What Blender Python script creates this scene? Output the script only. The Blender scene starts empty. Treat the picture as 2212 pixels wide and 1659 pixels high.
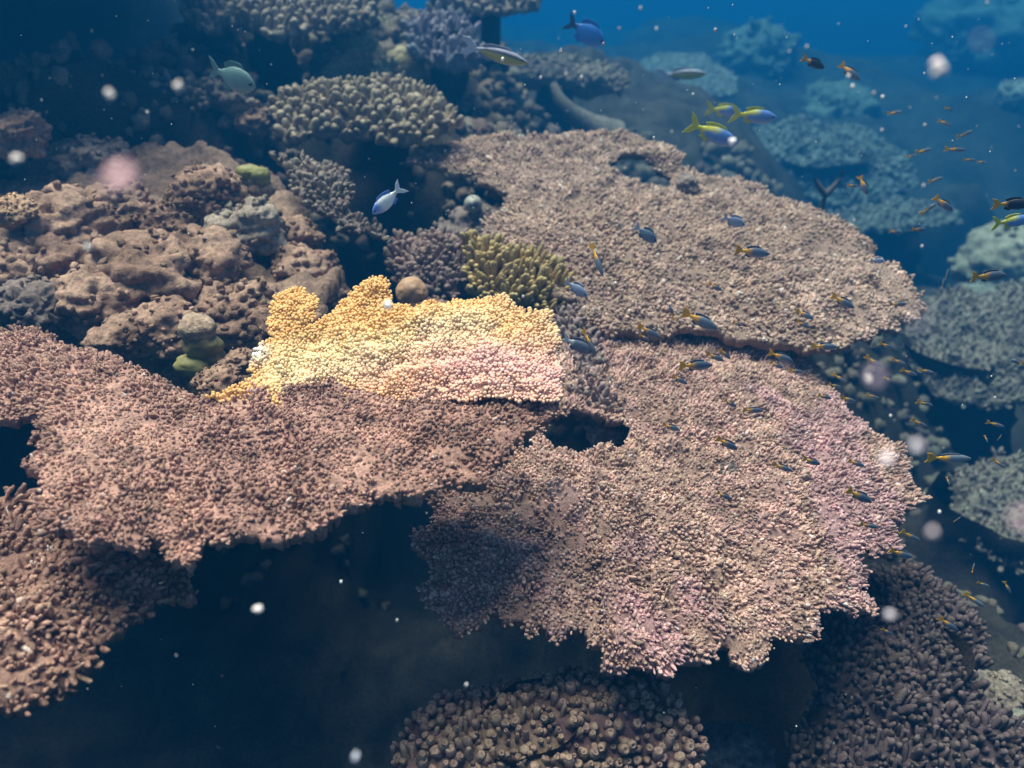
import bpy, math, random
import numpy as np

rng = np.random.default_rng(7)
random.seed(7)
scene = bpy.context.scene
R = math.radians

# ------------------------------------------------------------------ camera
PITCH = R(32.0)
FPX = 1916.0                 # focal length in the 2212 px wide layout grid (60 degree field of view)
CU, CV = 1106.0, 829.5
CAM = np.array([0.0, 0.0, 2.0])
cam_d = bpy.data.cameras.new('camera')
cam_d.sensor_width = 36.0
cam_d.angle = R(60)
cam_d.clip_start = 0.02
cam_d.clip_end = 200
cam_d.dof.use_dof = True
cam_d.dof.focus_distance = 1.7
cam_d.dof.aperture_fstop = cam_d.lens / 1000 / 0.0115
cam = bpy.data.objects.new('camera', cam_d)
scene.collection.objects.link(cam)
cam.location = CAM
cam.rotation_euler = (R(90) - PITCH, 0, 0)
scene.camera = cam

# ------------------------------------------------------------------ sky, sun, exposure
SUN_EL, SUN_AZ = R(73), R(-42)      # azimuth measured from +Y towards +X: high, beyond the reef on the left
world = bpy.data.worlds.new('World')
scene.world = world
world.use_nodes = True
wn = world.node_tree.nodes
sky = wn.new('ShaderNodeTexSky')
sky.sky_type = 'NISHITA'
sky.sun_disc = False
sky.sun_elevation = SUN_EL
sky.sun_rotation = SUN_AZ
world.node_tree.links.new(sky.outputs[0], wn['Background'].inputs['Color'])
wn['Background'].inputs['Strength'].default_value = 0.05
sun_d = bpy.data.lights.new('sun', 'SUN')
sun_d.energy = 5.0
sun_d.angle = R(40)
sun_d.color = (1.0, 0.88, 0.72)
sun = bpy.data.objects.new('sun', sun_d)
scene.collection.objects.link(sun)
from mathutils import Vector, Matrix
sdir = Vector((math.sin(SUN_AZ) * math.cos(SUN_EL), math.cos(SUN_AZ) * math.cos(SUN_EL), math.sin(SUN_EL)))
sun.rotation_euler = sdir.to_track_quat('Z', 'Y').to_euler()
sun.location = (0, 0, 30)
vs = scene.view_settings
vs.view_transform = 'Standard'
vs.look = 'None'
vs.exposure = 0.8
vs.gamma = 1.0
scene.render.engine = 'CYCLES'
cy = scene.cycles
cy.use_denoising = True
cy.max_bounces = 6
cy.diffuse_bounces = 2
cy.volume_bounces = 0
cy.sample_clamp_indirect = 4.0
cy.volume_step_rate = 1.0

# ------------------------------------------------------------------ layout helpers
FWD = np.array([0, math.cos(PITCH), -math.sin(PITCH)])
UP = np.array([0, math.sin(PITCH), math.cos(PITCH)])
RIGHT = np.array([1.0, 0, 0])


def ray(u, v):
    return FWD + RIGHT * (u - CU) / FPX - UP * (v - CV) / FPX


def at_z(u, v, zr):
    """Point on the sight line through (u, v) at height zr below the camera."""
    d = ray(u, v)
    return CAM + d * (zr / d[2])


def at_r(u, v, r):
    d = ray(u, v)
    return CAM + d / np.linalg.norm(d) * r


def unit(a):
    a = np.asarray(a, float)
    return a / np.maximum(np.linalg.norm(a, axis=-1, keepdims=True), 1e-9)


# ------------------------------------------------------------------ noise
def _h(ix, iy, iz):
    h = (ix.astype(np.int64) * 374761393 + iy.astype(np.int64) * 668265263 + iz.astype(np.int64) * 1274126177) & 0xFFFFFFFF
    h = ((h ^ (h >> 13)) * 1103515245) & 0xFFFFFFFF
    h = ((h ^ (h >> 16)) * 2654435761) & 0xFFFFFFFF
    return ((h >> 8) & 0xFFFF) / 32767.5 - 1.0


def vnoise(p):
    i = np.floor(p)
    f = p - i
    f = f * f * f * (f * (f * 6 - 15) + 10)
    i = i.astype(np.int64)
    x, y, z = i[:, 0], i[:, 1], i[:, 2]
    fx, fy, fz = f[:, 0], f[:, 1], f[:, 2]
    def L(a, b, t): return a + (b - a) * t
    c00 = L(_h(x, y, z), _h(x + 1, y, z), fx)
    c10 = L(_h(x, y + 1, z), _h(x + 1, y + 1, z), fx)
    c01 = L(_h(x, y, z + 1), _h(x + 1, y, z + 1), fx)
    c11 = L(_h(x, y + 1, z + 1), _h(x + 1, y + 1, z + 1), fx)
    return L(L(c00, c10, fy), L(c01, c11, fy), fz)


def fbm(p, scale, octaves=4, seed=0.0, gain=0.5):
    p = np.asarray(p, float)
    s = np.zeros(len(p)); a = 1.0; t = 0.0
    q = p * scale + seed * 17.31
    for k in range(octaves):
        s += a * vnoise(q + k * 5.7)
        t += a
        a *= gain
        q = q * 2.03
    return s / t


def worley(p, scale, seed=0.0):
    """Distance to the nearest of one random point in each cell."""
    q = np.asarray(p, float) * scale + seed * 11.7
    i = np.floor(q)
    best = np.full(len(q), 9.0)
    for dx in (-1, 0, 1):
        for dy in (-1, 0, 1):
            for dz in (-1, 0, 1):
                c = i + np.array([dx, dy, dz])
                ci = c.astype(np.int64)
                f = np.column_stack([_h(ci[:, 0], ci[:, 1], ci[:, 2]), _h(ci[:, 0] + 91, ci[:, 1], ci[:, 2]), _h(ci[:, 0], ci[:, 1] + 57, ci[:, 2])]) * 0.4 + 0.5
                best = np.minimum(best, ((c + f - q) ** 2).sum(1))
    return np.sqrt(best)


# ------------------------------------------------------------------ mesh helpers
def make_mesh(name, V, F, col=None, smooth=True):
    """V (n,3), F list of (m,3) or (m,4) index arrays."""
    if not isinstance(F, (list, tuple)):
        F = [F]
    F = [np.asarray(f, np.int32) for f in F if len(f)]
    me = bpy.data.meshes.new(name)
    me.vertices.add(len(V))
    me.vertices.foreach_set('co', np.asarray(V, np.float32).ravel())
    loops = np.concatenate([f.ravel() for f in F])
    sizes = np.concatenate([np.full(len(f), f.shape[1], np.int32) for f in F])
    starts = np.concatenate([[0], np.cumsum(sizes)[:-1]]).astype(np.int32)
    me.loops.add(len(loops))
    me.loops.foreach_set('vertex_index', loops)
    me.polygons.add(len(sizes))
    me.polygons.foreach_set('loop_start', starts)
    me.polygons.foreach_set('use_smooth', np.full(len(sizes), smooth, bool))
    me.update(calc_edges=True)
    if col is not None:
        ca = me.color_attributes.new('Col', 'FLOAT_COLOR', 'POINT')
        c = np.ones((len(V), 4), np.float32)
        c[:, :3] = np.clip(col, 0, 1)
        ca.data.foreach_set('color', c.ravel())
    return me


def link(name, data, mat=None, parent=None, label=None, cat=None, group=None, kind=None, loc=None):
    o = bpy.data.objects.new(name, data)
    scene.collection.objects.link(o)
    if mat is not None and data is not None and not data.materials:
        data.materials.append(mat)
    if parent is not None:
        o.parent = parent
    if loc is not None:
        o.location = loc
    for k, v in (('label', label), ('category', cat), ('group', group), ('kind', kind)):
        if v:
            o[k] = v
    return o


def thing(name, label, cat, loc, group=None):
    o = link(name, None, None, None, label, cat, group, None, tuple(loc))
    o.empty_display_size = 0.05
    return o


# ------------------------------------------------------------------ materials
def mat_coral(name, rough=0.85, fine=160.0, bump=0.35, var=0.45, bump_dist=0.004, spec=0.25):
    """Colour from the mesh's own colour attribute, broken up by fine grain and relief."""
    m = bpy.data.materials.new(name)
    m.use_nodes = True
    nt = m.node_tree
    N, Lk = nt.nodes, nt.links.new
    b = N['Principled BSDF']
    b.inputs['Roughness'].default_value = rough
    b.inputs['Specular IOR Level'].default_value = spec
    at = N.new('ShaderNodeAttribute'); at.attribute_name = 'Col'
    geo = N.new('ShaderNodeNewGeometry')
    oi = N.new('ShaderNodeObjectInfo')
    n1 = N.new('ShaderNodeTexNoise'); n1.inputs['Scale'].default_value = fine
    n1.inputs['Detail'].default_value = 4; n1.inputs['Roughness'].default_value = 0.65
    n2 = N.new('ShaderNodeTexNoise'); n2.inputs['Scale'].default_value = fine * 0.12
    n2.inputs['Detail'].default_value = 3
    Lk(geo.outputs['Position'], n1.inputs['Vector'])
    Lk(geo.outputs['Position'], n2.inputs['Vector'])
    r1 = N.new('ShaderNodeMapRange')
    r1.inputs['From Min'].default_value = 0.3; r1.inputs['From Max'].default_value = 0.7
    r1.inputs['To Min'].default_value = 1 - var; r1.inputs['To Max'].default_value = 1 + var
    Lk(n1.outputs['Fac'], r1.inputs['Value'])
    r2 = N.new('ShaderNodeMapRange')
    r2.inputs['From Min'].default_value = 0.3; r2.inputs['From Max'].default_value = 0.7
    r2.inputs['To Min'].default_value = 1 - var * 0.5; r2.inputs['To Max'].default_value = 1 + var * 0.5
    Lk(n2.outputs['Fac'], r2.inputs['Value'])
    r3 = N.new('ShaderNodeMapRange')
    r3.inputs['To Min'].default_value = 0.85; r3.inputs['To Max'].default_value = 1.15
    Lk(oi.outputs['Random'], r3.inputs['Value'])
    mu = N.new('ShaderNodeMath'); mu.operation = 'MULTIPLY'
    Lk(r1.outputs[0], mu.inputs[0]); Lk(r2.outputs[0], mu.inputs[1])
    mu2 = N.new('ShaderNodeMath'); mu2.operation = 'MULTIPLY'
    Lk(mu.outputs[0], mu2.inputs[0]); Lk(r3.outputs[0], mu2.inputs[1])
    sc = N.new('ShaderNodeVectorMath'); sc.operation = 'SCALE'
    Lk(at.outputs['Color'], sc.inputs[0]); Lk(mu2.outputs[0], sc.inputs['Scale'])
    Lk(sc.outputs[0], b.inputs['Base Color'])
    bp = N.new('ShaderNodeBump')
    bp.inputs['Strength'].default_value = bump
    bp.inputs['Distance'].default_value = bump_dist
    Lk(n1.outputs['Fac'], bp.inputs['Height'])
    Lk(bp.outputs['Normal'], b.inputs['Normal'])
    return m


M_DEAD = mat_coral('dead_coral', 0.92, 210, 0.8, 0.55, 0.005, 0.15)
M_LIVE = mat_coral('live_coral', 0.7, 300, 0.2, 0.14, 0.001, 0.3)
M_FINGER = mat_coral('finger_coral', 0.8, 220, 0.4, 0.35, 0.003)
M_ROCK = mat_coral('reef_rock', 0.94, 85, 0.6, 0.5, 0.010, 0.15)
M_SMOOTH = mat_coral('smooth_growth', 0.6, 60, 0.25, 0.25, 0.004, 0.4)
M_FISH = mat_coral('fish_skin', 0.45, 250, 0.1, 0.12, 0.001, 0.5)
M_SPECK = mat_coral('drifting_speck', 0.8, 200, 0.0, 0.1)

# ------------------------------------------------------------------ branchlet templates (unit radius about 1, height 1 along z)
def tube_template(sides, prof, wob=0.15, bend=0.0, seed=0, cap=True, dimple=0.0):
    r = np.random.default_rng(seed)
    V, T = [], []
    for (rad, z) in prof:
        ph = r.uniform(0, 6.28)
        for k in range(sides):
            a = ph * 0.1 + 2 * math.pi * k / sides
            rr = rad * (1 + r.uniform(-wob, wob))
            V.append((math.cos(a) * rr + bend * z * z, math.sin(a) * rr, z + r.uniform(-wob, wob) * 0.08)); T.append(z)
    F = []
    n = len(prof)
    for i in range(n - 1):
        for k in range(sides):
            a, b2 = i * sides + k, i * sides + (k + 1) % sides
            c, d = b2 + sides, a + sides
            F += [(a, b2, c), (a, c, d)]
    if cap:
        V.append((bend * prof[-1][1] ** 2, 0, prof[-1][1] + 0.06 - dimple)); T.append(1.0 if not dimple else 0.4)
        top = len(V) - 1
        for k in range(sides):
            F.append(((n - 1) * sides + k, (n - 1) * sides + (k + 1) % sides, top))
    return np.array(V), np.array(F, np.int32), np.clip(np.array(T), 0, 1)


def merge_templates(parts):
    V, F, T, o = [], [], [], 0
    for (v, f, t), M, off in parts:
        V.append(v @ np.array(M).T + np.array(off)); F.append(f + o); T.append(t); o += len(v)
    return np.concatenate(V), np.concatenate(F), np.concatenate(T)


def rotx(a, s=1.0):
    return np.array([[s, 0, 0], [0, s * math.cos(a), -s * math.sin(a)], [0, s * math.sin(a), s * math.cos(a)]])


KNOB = [tube_template(5, [(0.75, -0.25), (0.95, 0.35), (1.0, 0.7), (0.6, 0.96)], 0.36, random.uniform(-.45, .45), s) for s in range(8)]
LOBED = []
for s in range(5):
    a = tube_template(5, [(0.85, -0.25), (0.95, 0.4), (0.6, 0.7)], 0.25, 0.1, 40 + s)
    b_ = tube_template(4, [(0.5, 0.1), (0.55, 0.55), (0.3, 0.8)], 0.25, 0, 50 + s)
    LOBED.append(merge_templates([(a, np.eye(3), (0, 0, 0)), (b_, rotx(0.75), (0.2, -0.3, 0.2)), (b_, rotx(-0.7, 0.9), (-0.3, 0.3, 0.15))]))
GRAIN = [tube_template(5, [(0.9, -0.3), (1.0, 0.5), (0.62, 0.95)], 0.34, random.uniform(-.5, .5), 300 + s) for s in range(10)]
TWIG = [tube_template(4, [(1.0, -0.3), (0.95, 0.35), (0.75, 0.8)], 0.35, random.uniform(-.6, .6), 200 + s) for s in range(6)]
for s in range(8):
    a = tube_template(4, [(1.05, -0.3), (0.9, 0.4), (0.65, 0.8)], 0.3, random.uniform(-.5, .5), 220 + s)
    b_ = tube_template(4, [(0.7, 0.0), (0.65, 0.45), (0.4, 0.75)], 0.3, 0, 240 + s)
    q1, q2 = random.uniform(.7, 1.3), random.uniform(-1.3, -.7)
    TWIG.append(merge_templates([(a, np.eye(3), (0, 0, 0)), (b_, np.array([[1, 0, 1.9 * q1], [0, 1, .5], [0, 0, .75]]), (0.3, 0, 0.05))]
                + ([(b_, np.array([[1, 0, .6], [0, 1, 1.9 * q2], [0, 0, .6]]), (0, -.3, 0.1))] if s % 2 else [])))
TIP = [tube_template(5, [(0.95, -0.2), (1.0, 0.45), (0.9, 0.78), (0.5, 0.97)], 0.1, random.uniform(-.4, .4), 80 + s) for s in range(5)]
FINGER = [tube_template(7, [(1.05, -0.15), (1.1, 0.2), (0.95, 0.45), (1.0, 0.65), (0.8, 0.85), (0.42, 0.98)], 0.16, random.uniform(-.7, .7), 100 + s) for s in range(6)]
CUP = [tube_template(8, [(0.8, -0.2), (1.0, 0.3), (1.08, 0.65), (0.95, 0.92), (0.7, 1.0), (0.42, 0.95)], 0.14, random.uniform(-.3, .3), 120 + s, True, 0.28) for s in range(6)]
BRANCH = []
for s in range(5):
    a = tube_template(5, [(1.0, -0.1), (0.95, 0.35), (0.8, 0.65), (0.35, 0.98)], 0.15, random.uniform(-.8, .8), 140 + s)
    b_ = tube_template(5, [(0.6, 0.0), (0.55, 0.3), (0.25, 0.52)], 0.15, 0.3, 150 + s)
    k = 0.5
    BRANCH.append(merge_templates([(a, np.eye(3), (0, 0, 0)), (b_, np.diag([1, 1, 1.0]) @ np.array([[1, 0, 2.4 * k], [0, 1, 0], [0, 0, .8]]), (0.2, 0, 0.25)),
                                   (b_, np.array([[1, 0, -1.6 * k], [0, 1, -1.6 * k], [0, 0, .8]]), (-0.2, 0, 0.35))]))


def frames(D, rot):
    D = unit(D)
    ref = np.where(np.abs(D[:, 2:3]) > 0.9, np.array([[1.0, 0, 0]]), np.array([[0, 0, 1.0]]))
    t1 = unit(np.cross(ref, D)); t2 = np.cross(D, t1)
    c, s = np.cos(rot)[:, None], np.sin(rot)[:, None]
    return t1 * c + t2 * s, -t1 * s + t2 * c, D


def scatter(tmpl, P, D, rad, hgt, rot, which, col, tipcol, tipstart=0.5):
    """Join copies of the templates into one vertex / face / colour array."""
    Vs, Fs, Cs, o = [], [], [], 0
    A, B, Cc = frames(D, rot)
    for k, (v, f, t) in enumerate(tmpl):
        ix = np.where(which == k)[0]
        if not len(ix):
            continue
        V = (P[ix, None, :] + A[ix, None, :] * (v[None, :, 0:1] * rad[ix, None, None]) + B[ix, None, :] * (v[None, :, 1:2] * rad[ix, None, None])
             + Cc[ix, None, :] * (v[None, :, 2:3] * hgt[ix, None, None]))
        w = np.clip((t - tipstart) / max(1 - tipstart, 1e-3), 0, 1)[None, :, None]
        C = col[ix, None, :] * (1 - w) + tipcol[ix, None, :] * w
        n = len(v)
        F = f[None] + (np.arange(len(ix)) * n)[:, None, None] + o
        Vs.append(V.reshape(-1, 3)); Cs.append(C.reshape(-1, 3)); Fs.append(F.reshape(-1, 3))
        o += len(ix) * n
    return np.concatenate(Vs), np.concatenate(Fs), np.concatenate(Cs)


# ------------------------------------------------------------------ coral builder
def sdf_poly(P, poly):
    """Signed distance (positive inside) of P (n,2) to a polygon (m,2)."""
    d = np.full(len(P), 1e9); inside = np.zeros(len(P), bool)
    m = len(poly)
    for i in range(m):
        a, b = poly[i], poly[(i + 1) % m]
        e = b - a
        w = P - a
        t = np.clip((w @ e) / max(e @ e, 1e-12), 0, 1)
        d = np.minimum(d, np.linalg.norm(w - t[:, None] * e, axis=1))
        cond = (a[1] <= P[:, 1]) != (b[1] <= P[:, 1])
        xi = a[0] + (P[:, 1] - a[1]) * e[0] / (e[1] if abs(e[1]) > 1e-12 else 1e-12)
        inside ^= cond & (P[:, 0] < xi)
    return np.where(inside, d, -d)


class Plate:
    """An irregular coral table or mound: outline on a tilted plane, relief on top, branchlets over it."""

    def __init__(self, outline, anchor, normal, holes=(), relief=None, dome=0.0, dome_w=0.25, amp=0.012, nscale=5.0,
                 edge_noise=0.018, seed=1.0, world=False):
        self.n = unit(np.array(normal, float))
        self.p0 = np.array([anchor[0], anchor[1], CAM[2] + anchor[2]]) if world else at_z(*anchor)
        self.e1 = unit(np.array([1.0, 0, 0]) - self.n * self.n[0])
        self.e2 = np.cross(self.n, self.e1)
        self.poly = np.array([(np.array([x, y, self.p0[2]]) - self.p0)[:2] for x, y in outline]) if world else np.array([self.px(u, v) for u, v in outline])
        self.holes = [np.array([self.px(u, v) for u, v in h]) for h in holes]
        self.relief, self.dome, self.dome_w = relief, dome, dome_w
        self.amp, self.nscale, self.edge_noise, self.seed = amp, nscale, edge_noise, seed

    def px(self, u, v):
        d = ray(u, v)
        t = ((self.p0 - CAM) @ self.n) / (d @ self.n)
        q = CAM + d * t - self.p0
        return np.array([q @ self.e1, q @ self.e2])

    def sdf(self, P):
        d = sdf_poly(P, self.poly)
        for h in self.holes:
            d = np.minimum(d, -sdf_poly(P, h))
        q = np.column_stack([P, np.full(len(P), self.seed)])
        return d + self.edge_noise * fbm(q, 14, 3, self.seed) + self.edge_noise * 0.6 * fbm(q, 45, 2, self.seed + 3)

    def height(self, P, d):
        q = np.column_stack([P, np.full(len(P), self.seed * 1.7)])
        h = self.amp * 2 * fbm(q, self.nscale, 4, self.seed) + self.amp * 0.8 * fbm(q, self.nscale * 5, 3, self.seed + 1)
        h = h + 0.0045 * fbm(q, 70, 2, self.seed + 6) + 0.011 * fbm(q, 24, 2, self.seed + 7)
        h = h + self.dome * (1 - np.exp(-np.maximum(d, 0) / self.dome_w))
        h = h - 0.012 * np.exp(-np.maximum(d, 0) / 0.03)
        if self.relief is not None:
            h = h + self.relief(P, self)
        return h

    def world(self, P, h):
        return self.p0 + P[:, 0:1] * self.e1 + P[:, 1:2] * self.e2 + np.asarray(h)[:, None] * self.n

    def slab(self, step, thick, taper, tmax, colfn, origin):
        lo, hi = self.poly.min(0) - 0.03, self.poly.max(0) + 0.03
        na, nb = int((hi[0] - lo[0]) / step) + 2, int((hi[1] - lo[1]) / step) + 2
        ga, gb = np.meshgrid(lo[0] + np.arange(na) * step, lo[1] + np.arange(nb) * step, indexing='ij')
        P = np.column_stack([ga.ravel(), gb.ravel()])
        P = P + rng.uniform(-.3, .3, P.shape) * step
        d = self.sdf(P)
        ins = (d > 0).reshape(na, nb)
        h = self.height(P, d)
        hb = h - thick - taper * np.clip(d, 0, tmax) - 0.02 * np.abs(fbm(np.column_stack([P, P[:, :1]]), 9, 3, 4.0))
        cell = ins[:-1, :-1] & ins[1:, :-1] & ins[1:, 1:] & ins[:-1, 1:]
        idx = np.arange(na * nb).reshape(na, nb)
        i, j = np.where(cell)
        q = np.column_stack([idx[i, j], idx[i + 1, j], idx[i + 1, j + 1], idx[i, j + 1]])
        N = na * nb
        top = q
        bot = q[:, ::-1] + N
        # side walls
        pad = np.pad(cell, 1)
        sides = []
        for di, dj, ea, eb in ((-1, 0, (0, 1), (0, 0)), (1, 0, (1, 0), (1, 1)), (0, -1, (0, 0), (1, 0)), (0, 1, (1, 1), (0, 1))):
            open_ = cell & ~pad[1 + di:pad.shape[0] - 1 + di, 1 + dj:pad.shape[1] - 1 + dj]
            i, j = np.where(open_)
            a = idx[i + ea[0], j + ea[1]]; b = idx[i + eb[0], j + eb[1]]
            sides.append(np.column_stack([b, a, a + N, b + N]))
        F = np.concatenate([top, bot] + sides)
        V = np.concatenate([self.world(P, h), self.world(P, hb)]) - origin
        C = colfn(np.concatenate([P, P]), np.concatenate([self.world(P, h), self.world(P, hb)]))
        used = np.unique(F)
        remap = np.zeros(len(V), np.int64); remap[used] = np.arange(len(used))
        return V[used], remap[F], C[used]

    def points(self, spacing, jitter=0.38, inset=-0.002):
        lo, hi = self.poly.min(0) - 0.03, self.poly.max(0) + 0.03
        dy = spacing * 0.866
        na, nb = int((hi[0] - lo[0]) / spacing) + 2, int((hi[1] - lo[1]) / dy) + 2
        ia, ib = np.meshgrid(np.arange(na), np.arange(nb), indexing='ij')
        P = np.column_stack([(lo[0] + (ia + 0.5 * (ib % 2)) * spacing).ravel(), (lo[1] + ib * dy).ravel()])
        P = P + rng.normal(0, jitter * 0.5, P.shape) * spacing
        d = self.sdf(P)
        k = d > inset
        return P[k], d[k]

    def normal_out(self, P, d):
        """World direction across the surface that leads out over the nearest edge."""
        e = 0.006
        gx = self.sdf(P + np.array([e, 0])) - d
        gy = self.sdf(P + np.array([0, e])) - d
        g = unit(np.column_stack([gx, gy]))
        return -(g[:, 0:1] * self.e1 + g[:, 1:2] * self.e2)

    def surf_normal(self, P, d):
        e = 0.012
        h0 = self.height(P, d)
        h1 = self.height(P + np.array([e, 0]), d)
        h2 = self.height(P + np.array([0, e]), d)
        return unit(self.n - self.e1 * ((h1 - h0) / e)[:, None] - self.e2 * ((h2 - h0) / e)[:, None])


def palette(cols, scale=4.0, seed=0.0, var=0.18, hue=0.05):
    """Colour patches as they grow on the coral: a list of colours spread by slow noise, plus a random value for each branchlet."""
    cols = np.array(cols, float)

    def fn(W, rnd=None):
        f = np.clip(fbm(W, scale, 3, seed) * 1.3 + 0.5, 0, 0.9999) * (len(cols) - 1)
        i = np.floor(f).astype(int); t = (f - i)[:, None]
        c = cols[i] * (1 - t) + cols[np.minimum(i + 1, len(cols) - 1)] * t
        if rnd is None:
            return c * 0.8
        return c * (1 + var * rnd[:, 0:1]) * (1 + hue * rnd[:, 1:4])
    return fn


N_PARTS_TOTAL = 0
STEM_SHADE = palette([(.03, .022, .02), (.05, .036, .032), (.04, .028, .028)], 6, 3.0)     # stalks near black: the shade under the plates is put into their colour


def coral(name, label, cat, plate, pal, tmpl, spacing, rad, hgt, mat=None, slab_step=0.012, thick=0.016, taper=0.25, tmax=0.35,
          tip=None, tipstart=0.55, up=0.25, lean=0.9, lean_w=0.035, wild=0.3, n_parts=0, part_name='branchlet', group=None,
          stem=0.5, stem_r=0.1, hvar=0.35, rvar=0.4, stem_back=0.0, gap=False, grow=None, silt=0.0, colfn2=None, inset=-0.002):
    global N_PARTS_TOTAL
    mat = mat or M_DEAD
    cen = plate.poly.mean(0)
    cen_w = plate.world(cen[None], plate.height(cen[None], np.array([0.3])))[0]
    cen_w = cen_w + np.array([0, stem_back, 0])
    if stem > 0:
        stem = float(np.clip(cen_w[2] - ground_z(cen_w[0], cen_w[1])[0] + 0.1, 0.12, 4.0))
    base = cen_w - np.array([0, 0, stem])
    t = thing(name, label, cat, base, group)
    V, F, C = plate.slab(slab_step, thick, taper, tmax, lambda P, W: (colfn2(P, W, None) * 0.9 if colfn2 else pal(W)), base)
    link('plate', make_mesh(name + '_plate', V, F, C), mat, t)
    # stem
    if stem > 0:
        ns, nr = 20, 16
        SV, SF = [], []
        for i in range(nr):
            f = i / (nr - 1)
            rr = stem_r * (1.5 - 1.0 * f + 0.35 * f ** 6)
            for k in range(ns):
                a = 2 * math.pi * k / ns
                SV.append((math.cos(a) * rr, math.sin(a) * rr, -0.25 + (stem - 0.02 + 0.25) * f))
        SV = np.array(SV)
        SV[:, :2] *= 1 + 0.6 * fbm(SV + base, 7, 4, 2.0)[:, None] + 0.5 * np.abs(fbm(SV + base, 3, 2, 5.0))[:, None]
        for i in range(nr - 1):
            for k in range(ns):
                SF.append((i * ns + k, i * ns + (k + 1) % ns, (i + 1) * ns + (k + 1) % ns, (i + 1) * ns + k))
        link('stem', make_mesh(name + '_stem', SV, np.array(SF), STEM_SHADE(SV + base)), M_ROCK, t)
    # branchlets
    P, d = plate.points(spacing, inset=inset)
    n = len(P)
    W = plate.world(P, plate.height(P, d))
    nrm = plate.surf_normal(P, d)
    out = plate.normal_out(P, d)
    D = unit(nrm + np.array([0, 0, up]) + out * (lean * np.exp(-np.maximum(d, 0) / lean_w))[:, None] + rng.normal(0, wild, (n, 3)))
    radial = np.zeros(n)
    if grow:       # branchlets run out in rows from the old centre of the colony
        q = P - plate.px(*grow)
        rr = np.linalg.norm(q, axis=1); th = np.arctan2(q[:, 1], q[:, 0])
        D = unit(D + 0.45 * (q[:, 0:1] * plate.e1 + q[:, 1:2] * plate.e2) / np.maximum(rr, .05)[:, None])
        radial = fbm(np.column_stack([np.cos(th) * 16, np.sin(th) * 16, rr * 4]), 1.0, 3, 4.4)
    rnd = rng.uniform(-1, 1, (n, 4))
    r_ = rad * (1 + rvar * rng.uniform(-1, 1, n))
    h_ = hgt * (1 + hvar * rng.uniform(-1, 1, n)) * (1 + 0.35 * fbm(W, 9, 2, 3.3)) * (1 + 0.9 * radial)
    if silt:
        s = np.clip(fbm(W, 5.0, 3, 8.8) * 2.2 - 0.25, 0, 1)
        h_ = h_ * (1 - silt * s)
        keep = rng.uniform(0, 1, n) > 0.35 * silt * s
        P, d, W, D, rnd, r_, h_ = P[keep], d[keep], W[keep], D[keep], rnd[keep], r_[keep], h_[keep]
        n = len(P)
    if gap:
        g = fbm(W, 22.0, 3, 5.5)
        h_ = h_ * (1 + 0.7 * fbm(W, 30.0, 2, 6.1))
        keep = (g < 0.34) | (rng.uniform(0, 1, n) < 0.25)
        keep &= rng.uniform(0, 1, n) > 0.06
        P, d, W, D, rnd, r_, h_ = P[keep], d[keep], W[keep], D[keep], rnd[keep], r_[keep], h_[keep]
        n = len(P)
    rot = rng.uniform(0, 6.28, n)
    which = rng.integers(0, len(tmpl), n)
    col = colfn2(P, W, rnd) if colfn2 else pal(W, rnd)
    if gap:        # algal film in small patches, and here and there a freshly chipped pale tip
        col = col * (1 + 0.38 * fbm(W, 16.0, 3, 2.7))[:, None]
        pale = (rng.uniform(0, 1, n) > 0.985)[:, None] * 0.45
        col = col * (1 - pale) + np.array([.92, .84, .80]) * pale
    tc = col if tip is None else (col * (1 - tip[1]) + np.array(tip[0]) * tip[1])
    order = np.argsort(np.linalg.norm(W - CAM, axis=1))
    single = order[:min(n_parts, n)]
    rest = order[min(n_parts, n):]
    if len(rest):
        V, F, C = scatter(tmpl, W[rest] - base, D[rest], r_[rest], h_[rest], rot[rest], which[rest], col[rest], tc[rest], tipstart)
        link('branchlets', make_mesh(name + '_branchlets', V, F, C), mat, t, kind='stuff')
    if len(single):
        A, B, Cc = frames(D[single], rot[single])
        cache = {}
        ncol = 6 if colfn2 is None else 14
        # a few colourings of each template, shared by the single branchlets
        cq = np.argsort(np.argsort(col[single, 0] - 0.6 * col[single, 2])) * ncol // len(single)
        for j, s_ in enumerate(single):
            key = (int(which[s_]), int(cq[j]))
            if key not in cache:
                sel = single[cq == cq[j]]
                v, f, tt = tmpl[which[s_]]
                w = np.clip((tt - tipstart) / max(1 - tipstart, 1e-3), 0, 1)[:, None]
                me = make_mesh(part_name, v, f, col[s_][None] * (1 - w) + tc[s_][None] * w)
                me.materials.append(mat)
                cache[key] = me
            o = bpy.data.objects.new(part_name, cache[key])
            scene.collection.objects.link(o)
            o.parent = t
            Mx = Matrix.Identity(4)
            Mx.col[0][:3] = tuple(A[j] * r_[s_]); Mx.col[1][:3] = tuple(B[j] * r_[s_]); Mx.col[2][:3] = tuple(Cc[j] * h_[s_])
            Mx.col[3][:3] = tuple(W[s_] - base)
            o.matrix_local = Mx
            N_PARTS_TOTAL += 1
    return t


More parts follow.
